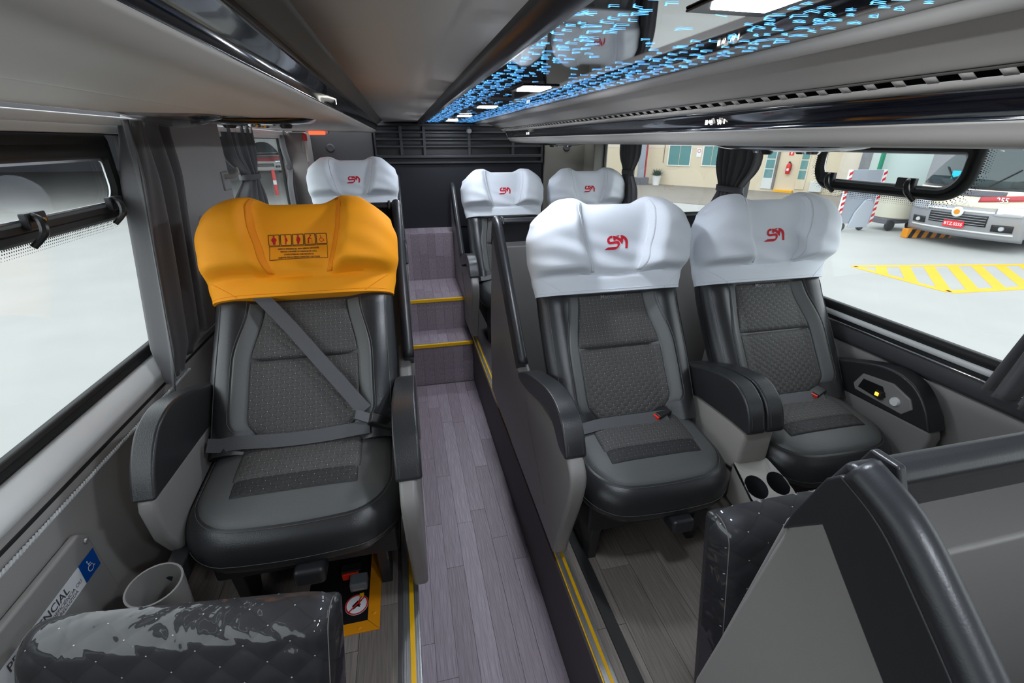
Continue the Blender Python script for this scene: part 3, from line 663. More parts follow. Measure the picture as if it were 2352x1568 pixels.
        me = text_polys('Marcopolo', .020, 'CENTER', .0001); map_mesh(me, lambda x,y: B(x, .390+y, back_wf(x,.39)+.014)); obj('embossed_name', me, M['textl'], back)
    # arms
    def arm_outer(s, xi, xo, dy=0, dz=0):       # padded arm on a grey side panel, banana shaped; xi inner, xo outer
        a, b = min(xi,xo), max(xi,xo)
        top = spline([(.256,.470),(.16,.520),(.077,.549),(-.062,.587),(-.156,.595),(-.224,.573),(-.262,.532),(-.283,.487)],4)
        low = spline([(-.274,.478),(-.222,.480),(-.185,.505),(-.155,.520),(-.09,.522),(.0,.500),(.10,.472),(.20,.452),(.25,.452)],4)
        off = (0,dy,dz)
        p = obj('armrest_pad', MB().prism(top+low, a, b), M['leather'], t, bevel=.016, seg=4, loc=off)
        sm = MB()
        for xx in (a+.010,b-.010): sm.tube([(xx,q[0]-.0005,q[1]-.002) for q in top[1:-1]],.0006,5)
        stf('stitching', sm, M['stitch'], p, sharp=0)
        pan = spline([(-.275,.485),(-.312,.44),(-.300,.35),(-.235,.16),(-.205,.055)],4)+[(.40,.055),(.42,.10),(.42,.52),(.27,.47),(.20,.44),(.0,.49),(-.15,.50)]
        sp = obj('side_panel', MB().prism(pan, a+.006, b-.012 if s>0 else b-.006), M['plastic'], t, bevel=.012, seg=3, loc=off)
        xx = xo-(.004*s)
        obj('groove', MB().tube([(xo-(-.0 if s<0 else .006)*1+(.005 if s<0 else 0), q[0], q[1]) for q in ((.16,.40),(.11,.33),(-.09,.17),(-.10,.165))],.0014,6), M['plasticl'], sp)
    def arm_inner(s, xi, xo, dy=0, dz=0):       # arm against the wall
        a, b = min(xi,xo), max(xi,xo)
        top = spline([(.14,.49),(.049,.525),(-.087,.572),(-.166,.585),(-.23,.572),(-.272,.542),(-.305,.500),(-.332,.445)],4)
        off = (0,dy,dz)
        p = obj('armrest_pad', MB().prism(top+[(-.20,.440),(-.10,.436),(.14,.425)], a, b), M['leather'], t, bevel=.018, seg=4, loc=off)
        sm = MB()
        for xx in (a+.012,b-.012): sm.tube([(xx,q[0]-.0005,q[1]-.002) for q in top[1:-1]],.0006,5)
        stf('stitching', sm, M['stitch'], p, sharp=0)
        obj('side_panel', MB().prism([(.15,.43),(-.10,.44),(-.325,.448),(-.335,.42),(-.325,.33),(-.29,.26),(-.10,.18),(.20,.15)], a+.006, b-.006), M['plastic'], t, bevel=.012, loc=off)
        return p
    if 'outer' in arms: arm_outer(side, *arms['outer'])
    if 'inner' in arms:
        p = arm_inner(-side, *arms['inner'])
        if arms.get('socket'):
            xi = arms['inner'][0]
            pl = obj('control_plate', MB().prism([(-.080,.530),(-.058,.482),(-.070,.462),(-.241,.460),(-.266,.492),(-.250,.522),(-.186,.545)], xi-.006, xi+.004), M['plastic'], t, bevel=.004, loc=(0,arms['inner'][2],arms['inner'][3]))
            obj('socket_recess', MB().prism([(-.090,.515),(-.080,.478),(-.165,.472),(-.180,.490),(-.160,.520)], xi-.0075, xi-.004), M['black'], pl, bevel=.001)
            obj('socket', MB().box(xi-.020,xi-.006,-.176,-.150,.478,.506), M['buckle'], pl, bevel=.003); obj('orange_led', MB().box(xi-.0225,xi-.0198,-.164,-.153,.488,.499), M['orlamp'], pl)
            obj('push_button', MB().lathe([(0,-.010),(.013,-.010),(.015,-.006),(.015,0)],18,(xi-.006,-.213,.493),'x'), M['pot'], pl)
    # belts
    def ribbon(nm, pts, w, mt, th=.0022, par=t):
        pts=[Vector(p) for p in pts]; mb=MB(); rr=[]
        for i,p in enumerate(pts):
            d=(pts[min(i+1,len(pts)-1)]-pts[max(i-1,0)]).normalized(); nn=Vector((0,-.6,.8)) if not belt3 else Vector((0,-.75,.65))
            sd=d.cross(nn).normalized()*w/2; n2=sd.cross(d).normalized()*th
            rr.append([p+sd+n2,p-sd+n2,p-sd-n2,p+sd-n2])
        return obj(nm, mb.rings(rr), mt, par, sharp=50)
    cz = lambda x,y: conform(bvh,x,y,.012) if abs(x)<hw-.07 else .372
    if belt3:
        ribbon('lap_belt', [(x,-.035-.02*math.cos(x*4),cz(x,-.045)+.012+(abs(x)/.25)**2*.02) for x in [-.235+.41*k/14 for k in range(15)]], .036, M['strap'])
        dg = [B(-.135+.30*k/16, .44-.42*k/16, .052-.012*math.sin(math.pi*k/16)) for k in range(17)]
        ribbon('shoulder_belt', dg, .040, M['strap'])
        bk = obj('belt_buckle', MB().box(-.036,.036,-.017,.017,-.012,.012), M['buckle'], t, bevel=.006, loc=(.205,-.040,.405)); bk.rotation_euler=(.5,.55,.1)
        obj('belt_tongue', MB().box(-.075,-.036,-.015,.015,-.003,.003), M['strap'], bk)
    else:
        s = -side
        ribbon('lap_belt', [(-s*(.22-.33*k/12),-.062,cz(-s*(.22-.33*k/12),-.062)+.004) for k in range(13)], .036, M['strap'])
        ad = obj('belt_adjuster', MB().box(-.026,.026,-.019,.019,-.005,.005), M['strap'], t, bevel=.002, loc=(s*.03,-.062,.374))
        bk = obj('belt_buckle', MB().box(-.028,.028,-.019,.019,-.011,.011), M['buckle'], t, bevel=.004, loc=(s*.098,-.048,.388)); bk.rotation_euler=(.15,-.1*s,.35*s)
        obj('release_button', MB().box(-.033*s-.004,-.033*s+.004,-.016,.016,-.009,.009), M['buckr'], bk, bevel=.001)
        ribbon('buckle_strap', [(s*(.115+.11*k/6),-.04+.05*k/6,.388-.006*k) for k in range(7)], .036, M['strap'])
    return t
grp = 'passenger seats of the coach'
sA = make_seat('recliner_chair', 'front row aisle seat with white SM headrest cover, beside the wood-look aisle', 0, 'white', -1, {'outer':(-.262,-.322,0,-.035)}, group=grp)
sA.location = (.675,1.195,PR+.035)
sW = make_seat('recliner_chair', 'front row window seat with white SM headrest cover, against the right window', 0, 'white', -1, {'inner':(.240,.306,0,-.065),'socket':True}, group=grp)
sW.location = (1.292,1.195,PR+.035)
sY = make_seat('recliner_chair', 'front row single seat with bright yellow priority headrest cover on the left', 12, 'yellow', 1, {'outer':(.250,.309,-.06,-.05),'inner':(-.246,-.295,.05,-.015)}, belt3=True, hw=.258, group=grp)
sY.location = (-.324,1.180,PL+.04)
DY = 1.79
b1 = copy_tree(sA); b1.location.y += DY; b1['label'] = 'back row aisle seat with white headrest cover, right of the rear steps'
b2 = copy_tree(sW); b2.location.y += DY; b2['label'] = 'back row window seat with white headrest cover beside the rear right curtain'
b3 = make_seat('recliner_chair', 'back row single seat with white headrest cover, seen over the yellow seat', 0, 'white', 1, {'outer':(.246,.309,0,-.035),'inner':(-.245,-.312,0,-.035)}, group=grp)
b3.location = (-.315,3.10,PL+.035)

# divider armrest with two cup holders
def divider(loc, label):
    t = thing('twin_armrest', label, 'armrest', loc, group='twin armrests between paired seats')
    top = spline([(.16,.49),(.095,.517),(-.0,.553),(-.063,.572),(-.159,.584),(-.217,.560),(-.250,.520),(-.268,.468)],4)
    for s in (-1,1):
        p = obj('armrest_pad', MB().prism(top+[(-.262,.455),(-.19,.457),(-.09,.452),(.16,.43)], s*.032-.029, s*.032+.029), M['leather'], t, bevel=.016, seg=4)
        sm = MB()
        for dx in (-.019,.019): sm.tube([(s*.032+dx,q[0]-.0005,q[1]-.002) for q in top[1:-1]],.0006,5)
        stf('stitching', sm, M['stitch'], p, sharp=0)
    obj('pad_gap', MB().prism([(-.20,.55),(.1,.50),(.1,.47),(-.22,.47)],-.006,.006), M['black'], t)
    obj('body', MB().prism([(.16,.44),(-.245,.457),(-.245,.345),(-.22,.30),(.16,.22)],-.052,.052), M['plasticl'], t, bevel=.012)
    # cup tray: rounded body with two real wells
    mb = MB(); out=[]
    for cx,cy,s0 in ((.035,-.345,-90),(.050,-.24,0),(-.050,-.24,90),(-.035,-.345,180)):
        for k in range(8):
            a=math.radians(s0+90*k/7); rad=.045 if cy<-.3 else .012; out.append((cx+rad*math.cos(a)*.9,cy+rad*math.sin(a)))
    def zt(y): return .292+.45*(y+.36) if y<-.26 else .337
    mb.rings([[(x*.88,-.30+(y+.30)*.86,.195) for x,y in out],[(x*.97,-.30+(y+.30)*.97,.205) for x,y in out],[(x,y,zt(y)-.010) for x,y in out]],cap=False)
    b=len(mb.v)-len(out); nb=len(out)
    bm_=bmesh.new(); vs=[bm_.verts.new((x,y,zt(y)-.002)) for x,y in [(q[0]*.97,-.30+(q[1]+.30)*.97) for q in out]]
    wells=[(-.038,-.318,.034),(.038,-.318,.034)]; loops=[]
    for cx,cy,r_ in wells: loops.append([bm_.verts.new((cx+r_*math.cos(2*math.pi*k/24),cy+r_*math.sin(2*math.pi*k/24),zt(cy+r_*math.sin(2*math.pi*k/24))-.002)) for k in range(24)])
    ed=[]
    for lp_ in [vs]+loops:
        for k in range(len(lp_)): ed.append(bm_.edges.new((lp_[k],lp_[(k+1)%len(lp_)])))
    bmesh.ops.triangle_fill(bm_, use_beauty=True, edges=ed)
    me=bpy.data.meshes.new('rim'); bm_.to_mesh(me); bm_.free()
    obj('cup_tray', mb, M['plasticl'], t, sharp=50); me.polygons.foreach_set('use_smooth',[False]*len(me.polygons)); obj('tray_rim', me, M['plasticl'], t)
    for cx,cy,r_ in wells:
        obj('cup_well', MB().grid(lambda u,v: (cx+r_*(1-.12*v)*math.cos(2*math.pi*u), cy+r_*(1-.12*v)*math.sin(2*math.pi*u), (zt(cy+r_*math.sin(2*math.pi*u))-.002)*(1-v)+.215*v),28,4,closed=True), M['plasticb'], t, sharp=0)
        obj('well_floor', MB().lathe([(0,0),(r_*.9,0)],24,(cx,cy,.216)), M['plasticb'], t)
    return t
dv = divider((.985,1.195,PR), 'padded twin armrest with two cup holders between the front white-covered seats')
dv2 = copy_tree(dv); dv2.location.y += DY; dv2['label'] = 'padded twin armrest between the back row seats on the right'
# single cup holder by the left wall
ch = thing('cup_holder', 'round grey plastic cup holder on the left arm panel of the yellow seat', 'cup holder', (-.580,.838,PL))
obj('cup', MB().lathe([(0,.225),(.040,.225),(.046,.228),(.052,.325),(.048,.325),(.043,.236),(0,.235)],32), M['plastic'], ch, sharp=40); ch.rotation_euler = (math.radians(4),0,0)
obj('bracket', MB().box(-.02,.02,.045,.13,.24,.29), M['plasticb'], ch, bevel=.005)

# ------------------------------------------------------------------ seat shells
def shell(name, label, x_in0, x1, side, group='moulded shells behind the seats', rear=True):
    """fixed shell behind a seat: grey wing at x_in0 (aisle side), rear wall to x1"""
    t = thing(name, label, 'seat shell', group=group); s = side   # s: direction from the wing into the seat
    rim = spline([(.262,.495),(.40,.630),(.55,.775),(.66,.880),(.710,.922),(.755,.940)],5)
    wing = [p for p in rim]+[(.765,.925),(.788,.86),(.80,.80),(.86,.45),(.86,.06),(.40,.06),(.36,.45)]
    a, b = x_in0, x_in0+s*.026
    obj('side_wing', MB().prism(wing, min(a,b), max(a,b)), M['plastic'], t, bevel=.008)
    r = MB().tube([(x_in0+s*.013, q[0]-.006, q[1]+.006) for q in rim], .018, 12); obj('rim', r, M['plasticb'], t, sharp=0)
    off = [(q[0]+.040+.02*math.sin(math.pi*min(1,i/len(rim))),q[1]-.040) for i,q in enumerate(rim)]
    band = rim+[(.768,.925),(.790,.86),(.796,.83)]+off[::-1][6:]
    obj('black_band', MB().prism(band, min(a,b)-.003, max(a,b)+.003), M['plasticb'], t, bevel=.003, seg=2)
    xa, xb = min(x_in0,x1), max(x_in0,x1)
    if not rear: return t
    obj('rear_panel', MB().prism([(.725,.835),(.80,.845),(.86,.45),(.86,.06),(.805,.06)], xa+.004, xb), M['plastic'], t, bevel=.006)
    obj('recess', MB().prism([(.752,.930),(.764,.930),(.80,.83),(.787,.83)], xa+.004, xb), M['plasticb'], t, bevel=.002)
    obj('top_rail', MB().prism([(.732,.934),(.740,.950),(.760,.952),(.788,.880),(.776,.872),(.748,.924)], xa+.004, xb), M['plasticb'], t, bevel=.008)
    obj('rail_joint', MB().prism([(.724,.930),(.736,.957),(.764,.957),(.792,.88),(.77,.87)], xa+s*0+(.035 if s>0 else -.0)+(0 if s>0 else (xb-xa)-.045), xa+(.045 if s>0 else (xb-xa)-.035)), M['plasticb'], t, bevel=.003)
    return t
sh = shell('seat_shell', 'grey shell with black rim behind the front row pair of seats', .362, 1.548, 1); sh.location = (0,1.195,PR)
sh2 = shell('seat_shell', 'grey side wing with black rim right of the rear steps', .362, 1.56, 1, rear=False); sh2.location = (0,1.195+DY-.02,PR)
sh0 = copy_tree(sh); sh0.location = (.020,-.490,PR+.022); sh0['label'] = 'large grey and black seat shell in the bottom right foreground'
shl = shell('seat_shell', 'grey shell with black rim behind the yellow-covered seat', -.018, -.66, -1); shl.location = (0,1.175,PL)
shl2 = shell('seat_shell', 'grey side wing with black rim left of the rear steps', -.018, -.66, -1, rear=False); shl2.location = (0,3.06,PL-.02)

# quilted calf rests wrapped in clear film
def calf_rest(label, loc, w, rot):
    t = thing('calf_rest', label, 'calf rest', loc, rot, 'film-wrapped quilted calf rests')
    H, D = .42, .055
    def fn(u,v,q=1):
        # front face grid wrapped over the top edge; u across, v down the face
        x = (2*u-1)*w/2; ex = max(0,1-abs(2*u-1)**14)**.5
        s = v*(H+.09)
        if s < .09: a = s/.09*math.pi/2; y = .5*D-D*math.sin(a)*1.0; z = -D*(1-math.cos(math.pi/2-a)) if False else D*math.cos(a)*.9-D*.9
        else: y = -.5*D-.03*(s-.09); z = -D*.9-(s-.09)
        zc = -.05*(1-ex)*(1-min(1,s/.2)); h = q*.0022*quilt_h(x*.40,s*.40)*ex
        return (x, y*ex+(1-ex)*.5*D-h, z+zc+h*.5)
    pad = obj('quilted_pad', MB().grid(fn, 110, 90, uvfn=lambda u,v: quilt_uv((2*u-1)*w/2*.40, v*(H+.09)*.40)), M['quiltc'], t, sharp=0)
    obj('pad_back', MB().box(-w/2+.002,w/2-.002,.5*D-.012,.5*D+.02,-H-.02,-.012), M['leather'], t, bevel=.012)
    sm = MB()
    for s in (-1,1):
        k=-w/2+.010 if s<0 else w/2-.010
        sm.tube([Vector(fn(.5+s*.474,v,0))+Vector((0,-.0012,.0012)) for v in [i/60 for i in range(61)]],.0010,5)
    stf('stitching', sm, mat('film_stitch',(.16,.15,.14),.6), pad, sharp=0)
    obj('hinge', MB().box(-.12,.12,.5*D,.5*D+.06,-H,-H+.06), M['plasticb'], t, bevel=.006)
    return t
c1 = calf_rest('quilted calf rest in clear film on the back of the foreground shell', (.755,.515,PR+.64), .52, 0); c1.rotation_euler = (math.radians(-10), 0, 0)
c2 = calf_rest('quilted calf rest in glossy clear film at the bottom left, below the yellow seat', (-.412,.603,PL+.475), .49, 0); c2.rotation_euler = (math.radians(-22), 0, math.radians(-6.5))

# ------------------------------------------------------------------ floor hatch with belt anchors, left of the aisle
fh = thing('floor_hatch', 'open floor box with orange metal frame in front of the yellow seat', 'hatch', (0,0,PL))
fr = [(-.30,.846),(-.162,.846),(-.162,1.10),(-.194,1.10),(-.194,.877),(-.30,.877)]
obj('frame', MB().prism([(-.36,.846),(-.162,.846),(-.194,.877),(-.36,.877)],0,.004,'z'), M['orange'], fh, bevel=.001)
obj('frame', MB().prism([(-.162,.847),(-.162,1.12),(-.194,1.12),(-.194,.878)],0,.004,'z'), M['orange'], fh, bevel=.001)
obj('pit', MB().box(-.36,-.194,.877,1.12,.0005,.002), M['black'], fh)
for x_,y_ in ((-.213,.861),(-.178,.895)): obj('screw', MB().lathe([(0,.0062),(.004,.0060),(.006,.004)],12,(x_,y_,0)), M['orange'], fh)
bk = thing('belt_buckle', 'loose seat belt buckle with red button lying in the orange-framed floor box', 'buckle', (-.246,1.03,PL+.004))
obj('body', MB().box(-.028,.028,-.014,.016,0,.03), M['buckle'], bk, bevel=.004); obj('release_button', MB().box(-.024,.022,-.020,-.013,.004,.026), M['buckr'], bk, bevel=.002)
rt_ = thing('retractor', 'small blue-grey metal belt retractor in the orange-framed floor box', 'retractor', (-.222,.990,PL+.004))
obj('case', MB().box(-.024,.024,-.022,.018,0,.03), mat('retractor_grey',(.16,.18,.20),.4), rt_, bevel=.005); obj('slot', MB().box(-.016,.016,-.0235,-.0215,.008,.013), M['alu'], rt_)
yt = thing('pull_tag', 'tiny yellow and red pull tag lying by the warning sticker', 'tag', (-.214,.955,PL+.003)); obj('tag', MB().box(-.006,.006,-.005,.006,0,.004), M['ytrim'], yt, bevel=.001); obj('cord', MB().tube(spline([(0,-.004,.002),(-.006,-.018,.003),(-.002,-.030,.002)],5),.0018,6), M['redp'], yt)
sk = thing('warning_sticker', 'round white sticker with a red prohibition ring in the floor box', 'sticker', (-.226,.930,PL+.0022))
obj('disc', MB().lathe([(0,.0006),(.031,.0006),(.031,0)],32), M['stickw'], sk); 
rg=[(.0285*math.cos(a),.0285*math.sin(a)) for a in [2*math.pi*k/40 for k in range(41)]]
obj('ring', poly_mesh([stroke(rg,.004),stroke([(-.02,-.02),(.02,.02)],.004)], lambda x,y: Vector((x,y,.0012)),0), M['redp'], sk)
obj('figure', poly_mesh([[(-.012,-.002),(.002,.012),(.014,.010),(.006,.002),(.010,-.010),(.002,-.006),(-.008,-.014)]], lambda x,y: Vector((x,y,.001)),0), M['black'], sk)

# ------------------------------------------------------------------ wall sticker
ws = thing('priority_sticker', 'white and blue wheelchair priority sticker on the left wall panel', 'sticker', (-.7125,0,0))
def wst(y, z, off=0): return Vector((off, y, z))
obj('white_field', MB().box(-.0004,.0006,.56,.842,.722,.768), M['stickw'], ws); obj('blue_field', MB().box(-.0004,.0006,.842,.892,.722,.768), M['stickb'], ws)
obj('wheelchair_symbol', poly_mesh(wheelchair(.021,.866,.745), lambda x,y: wst(x,y,.0014),0), M['stickw'], ws)
for tx,sz,yy,zz in (('PREFERENCIAL',.0235,.725,.7475),('PESSOA COM DEFICIÊNCIA OU',.0112,.757,.7365),('MOBILIDADE REDUZIDA',.0112,.757,.7265)):
    me = text_polys(tx, sz, 'CENTER', .0002 if sz>.02 else 0); map_mesh(me, lambda x,y: wst(yy+x, zz+y, .0012)); obj('print_text', me, M['textd'], ws)

# ------------------------------------------------------------------ curtains
def curtain(label, x, tl, tr, bl, br, zt, zb, folds, amp, tie=None, group='grey side curtains', sx=1, gather=0, seed=1):
    t = thing('curtain', label, 'curtain', (x,0,0), group=group); rnd = random.Random(seed); ph = [rnd.uniform(0,6) for _ in range(4)]
    def fn(u,v):
        z = zt+(zb-zt)*v; a = tl+(bl-tl)*v; b = tr+(br-tr)*v
        if tie:
            k = math.exp(-((z-tie[0])/.075)**2); c = a+(b-a)*tie[1]; a = a+(c-tie[2]/2-a)*k; b = b+(c+tie[2]/2-b)*k; am = amp*(1-.25*k)
        else: am = amp*(.55+.45*sstep(0,.25,v))
        if gather: g = sstep(.86,1,v); am *= 1-.5*g; z += gather*g*(u-.2)
        w = am*(math.sin(2*math.pi*folds*u+ph[0]+.5*math.sin(3*v+ph[1]))+.35*math.sin(2*math.pi*folds*2.3*u+ph[2]+v))
        return (sx*w, a+(b-a)*u, z)
    obj('cloth', MB().grid(fn, 72, 40), M['curtain'], t, solid=.003, sharp=0)
    if tie:
        z0 = tie[0]; c = (tl+(bl-tl)*((z0-zt)/(zb-zt))); d = (tr+(br-tr)*((z0-zt)/(zb-zt))); cc = c+(d-c)*tie[1]; hw_ = tie[2]/2+.006
        ring = lambda z: [((amp*1.5+.006)*math.cos(a), cc+hw_*math.sin(a), z) for a in [2*math.pi*k/28 for k in range(28)]]
        obj('tie_band', MB().rings([ring(z0-.014),ring(z0-.010),ring(z0+.010),ring(z0+.014)],cap=False), M['tie'], t, solid=.003)
    return t
big = curtain('large loose grey curtain hanging left of the yellow seat', -.735, 1.575,1.86, 1.385,1.66, W(.055), W(-.665), 3.6, .034, gather=.10, seed=3)
obj('edge_seam', MB().tube([(.027, 1.578-.19*k/30, W(.05-.70*k/30)) for k in range(31)],.0012,5), M['stitch'], big)
curtain('tied grey curtain at the front edge of the rear left window', -.765, 2.42,2.90, 2.42,2.93, W(.07), W(-.58), 5, .024, tie=(W(-.165),.66,.20), seed=5)
curtain('narrow tied grey curtain at the rear end of the left window', -.765, 3.58,3.86, 3.58,3.86, W(.07), W(-.58), 4, .02, tie=(W(-.165),.6,.10), seed=8)
curtain('tied grey curtain between the two right windows', 1.582, 1.90,2.22, 1.86,2.24, W(.01), W(-.56), 6, .017, tie=(W(-.214),.55,.18), seed=11)
curtain('tied grey curtain at the rear end of the right window', 1.590, 3.06,3.38, 3.04,3.36, W(.01), W(-.56), 5, .012, tie=(W(-.20),.5,.16), seed=13)
curtain('dark curtain bottom bunched over the right wall rail, cut by the right edge', 1.575,   .45,.70, .42,.815, W(.01), W(-.652), 7, .028, seed=17)
# coat hook on the left pillar
hk = thing('coat_hook', 'grey moulded coat hook on the left window pillar', 'hook', (-.735,2.25,W(-.155)))
obj('plate', MB().box(-.002,.012,-.03,.05,-.035,.04), M['plastic'], hk, bevel=.005)
obj('hook_arm', MB().tube(spline([(.01,.0,.02),(.04,.01,.022),(.055,.02,.035),(.05,.03,.05)],5),.009,8), M['plasticl'], hk)
# emergency hammer near the rear left corner
hm = thing('emergency_hammer', 'red emergency hammer fixed to the rear left pillar', 'hammer', (-.63,3.75,W(-.01)))
obj('handle', MB().tube([(.0,-.06,-.12),(.0,-.06,.02)],.010,8), M['plasticl'], hm); obj('head', MB().box(-.012,.012,-.085,-.035,.015,.06), M['redp'], hm, bevel=.006); obj('holder', MB().box(-.03,-.002,-.06,.0,-.06,.02), M['plastic'], hm, bevel=.003)

# ================================================================== outside
G = CAMZ-2.5
struct('ground', MB().box(-90,90,-60,90,G-.2,G), M['concrete'])
# yellow hatched marking: two edge lines and bars
rm = thing('road_marking', 'yellow hatched no-parking marking on the concrete outside the right window', 'road marking', (0,0,G))
A_, B_, C_, D_ = Vector((9.45,7.86)), Vector((9.5,5.95)), Vector((12.6,5.72)), Vector((14.2,6.95))
def bar(p, q, w, nm='stripe'):
    obj(nm, MB().prism(stroke([tuple(p),tuple(q)],w)[::-1], 0,.003 if nm=='stripe' else .006,'z'), M['hatchy'], rm)
bar(A_,D_,.13,'edge_line'); bar(A_,B_,.16,'edge_line'); bar(B_,C_,.16,'edge_line')
for k in range(8):
    xx = 10.05+.53*k; top = A_.lerp(D_, (xx-A_.x)/(D_.x-A_.x)); dd = Vector((-1.40,-1.32)); best = None
    for P,Q in ((A_,B_),(B_,C_)):
        d2 = Q-P; den = dd.x*d2.y-dd.y*d2.x
        tt_ = ((P.x-top.x)*d2.y-(P.y-top.y)*d2.x)/den; uu = ((P.x-top.x)*dd.y-(P.y-top.y)*dd.x)/den
        if 0 < tt_ and 0 <= uu <= 1: best = tt_ if best is None else min(best,tt_)
    if best: bar(top, top+dd*best, .20)
# darker paved apron in front of the depot building
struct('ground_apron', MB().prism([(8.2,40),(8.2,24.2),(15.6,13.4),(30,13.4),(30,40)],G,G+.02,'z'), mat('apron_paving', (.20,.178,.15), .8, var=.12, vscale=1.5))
# cream building
FA, FB = Vector((15.7,27.9)), Vector((21.2,19.6)); fd = (FB-FA).normalized(); fang = math.atan2(fd.y,fd.x)
bd = thing('building', 'cream depot building with teal windows beyond the right windows', 'building', (FA.x,FA.y,CAMZ), fang)
# local: x along facade, y<0 is towards the bus
Gz = -2.5
obj('wall', MB().box(-6,9.75,.0,4,Gz,-.36), M['bwall'], bd); obj('upper_wall', MB().box(-6,9.75,-.01,4,-.36,3.5), M['bwallt'], bd); obj('end_wall', MB().box(9.75,9.95,-.06,4,Gz,3.5), M['bwallt'], bd)
def bwin(x0,x1,z0,z1,panes=2):
    f = obj('window', MB().rings([[(x,y,z) for x,z in ((x0+o,z0+o),(x1-o,z0+o),(x1-o,z1-o),(x0+o,z1-o))] for y,o in ((0,0),(-.05,0),(-.05,.05),(0,.05))],cap=False), M['bframe'], bd, sharp=30)
    w=(x1-x0-.1)/panes
    for k in range(panes): obj('pane', MB().box(x0+.05+w*k+.02,x0+.05+w*(k+1)-.02,-.02,-.012,z0+.05,z1-.05), M['bglass'], f)
bwin(.72,2.18,-1.36,-.17); bwin(2.85,3.95,-1.32,-.20); bwin(5.7,6.02,-1.27,-.3,1)
def bdoor(x0,x1,zb,n,pale):
    d = obj('door', MB().box(x0,x1,-.05,0,zb,-.28), M['bdoor'] if pale else M['bwall'], bd, bevel=.01)
    h = 1.45/n
    for k in range(n): obj('pane', MB().box(x0+.06,x1-.06,-.058,-.05,-.40-h*(k+1)+.06,-.40-h*k), M['bglass'], d)
bdoor(6.33,6.86,-2.36,3,True); bdoor(7.98,8.42,-2.30,3,False)
obj('door_reveal', MB().box(6.88,6.98,-.10,0,-2.36,-.28), M['walltan'], bd)
obj('orange_step', MB().box(7.05,7.95,-.22,0,Gz,-2.36), M['hatchy'], bd, bevel=.02)
obj('air_conditioner', MB().box(8.70,9.25,-.28,0,-2.36,-1.86), M['bdoor'], bd, bevel=.02); obj('drain_pipe', MB().tube([(.45,-.03,-1.2),(.45,-.03,1)],.02,8), M['walltan'], bd)
obj('notice', MB().box(2.48,2.76,-.012,0,-.82,-.36), M['stickw'], bd); obj('notice_ring', poly_mesh([stroke([(2.62+.09*math.cos(a),-.5+.09*math.sin(a)) for a in [2*math.pi*k/24 for k in range(25)]],.03)], lambda x,y: Vector((x,-.014,y)),0), M['redp'], bd)
def on_f(u, off): return (FA.x+fd.x*u+fd.y*off, FA.y+fd.y*u-fd.x*off)
ex = thing('fire_extinguisher', 'red fire extinguisher hung on the cream building wall', 'fire extinguisher', (*on_f(7.52,.10),CAMZ-1.55), fang)
obj('cylinder', MB().lathe([(0,0),(.10,.0),(.11,.03),(.11,.42),(.07,.50),(.03,.53),(0,.53)],20), M['redp'], ex); obj('valve', MB().box(-.05,.05,-.02,.02,.52,.60), M['buckle'], ex, bevel=.01); obj('hose', MB().tube(spline([(.03,-.02,.56),(.13,-.03,.45),(.13,-.03,.2),(.10,-.05,.10)],6),.015,8), M['buckle'], ex); obj('label_patch', MB().box(-.05,.05,-.116,-.104,.15,.27), M['stickw'], ex)
es = thing('fire_sign', 'small red and white fire sign above the extinguisher', 'sign', (*on_f(7.5,.012),CAMZ-.65), fang); obj('plate', MB().box(-.11,.11,-.008,.008,0,.19), M['plate'], es); obj('white_mark', MB().box(-.03,.03,-.012,-.008,.04,.15), M['stickw'], es)
pp = thing('potted_plant', 'bushy green plant in a white pot before the cream building', 'plant', (*on_f(.42,.6),G)); pp.location.z = G
obj('pot', MB().lathe([(0,0),(.19,0),(.27,.55),(.29,.58),(.25,.58),(.24,.52),(0,.52)],24), M['pot'], pp)
lv_ = MB()
for k in range(150):
    a=random.uniform(0,6.28); r0=random.uniform(0,.15); e=random.uniform(.2,1.3); L=random.uniform(.3,.6); b0=Vector((r0*math.cos(a),r0*math.sin(a),.52)); d=Vector((math.cos(a)*math.cos(e),math.sin(a)*math.cos(e),math.sin(e))); sd=Vector((-math.sin(a),math.cos(a),0))*.025
    q=len(lv_.v); lv_.v += [tuple(b0),tuple(b0+d*L*.5+sd),tuple(b0+d*L),tuple(b0+d*L*.5-sd)]; lv_.f.append((q,q+1,q+2,q+3))
tag(obj('leaves', lv_, M['leaf'], pp, sharp=0), kind='stuff')
pc = thing('yard_column', 'grey steel column with a dark red pipe left of the potted plant', 'column', (*on_f(-.42,.9),G)); obj('shaft', MB().box(-.28,.05,-.15,.15,0,4), M['gpanel'], pc, bevel=.02); obj('pipe', MB().tube([(.16,0,0),(.16,0,4)],.07,10), M['busred'], pc); obj('plinth', MB().box(-.45,.35,-.3,.3,0,.45), M['garage'], pc, bevel=.03)
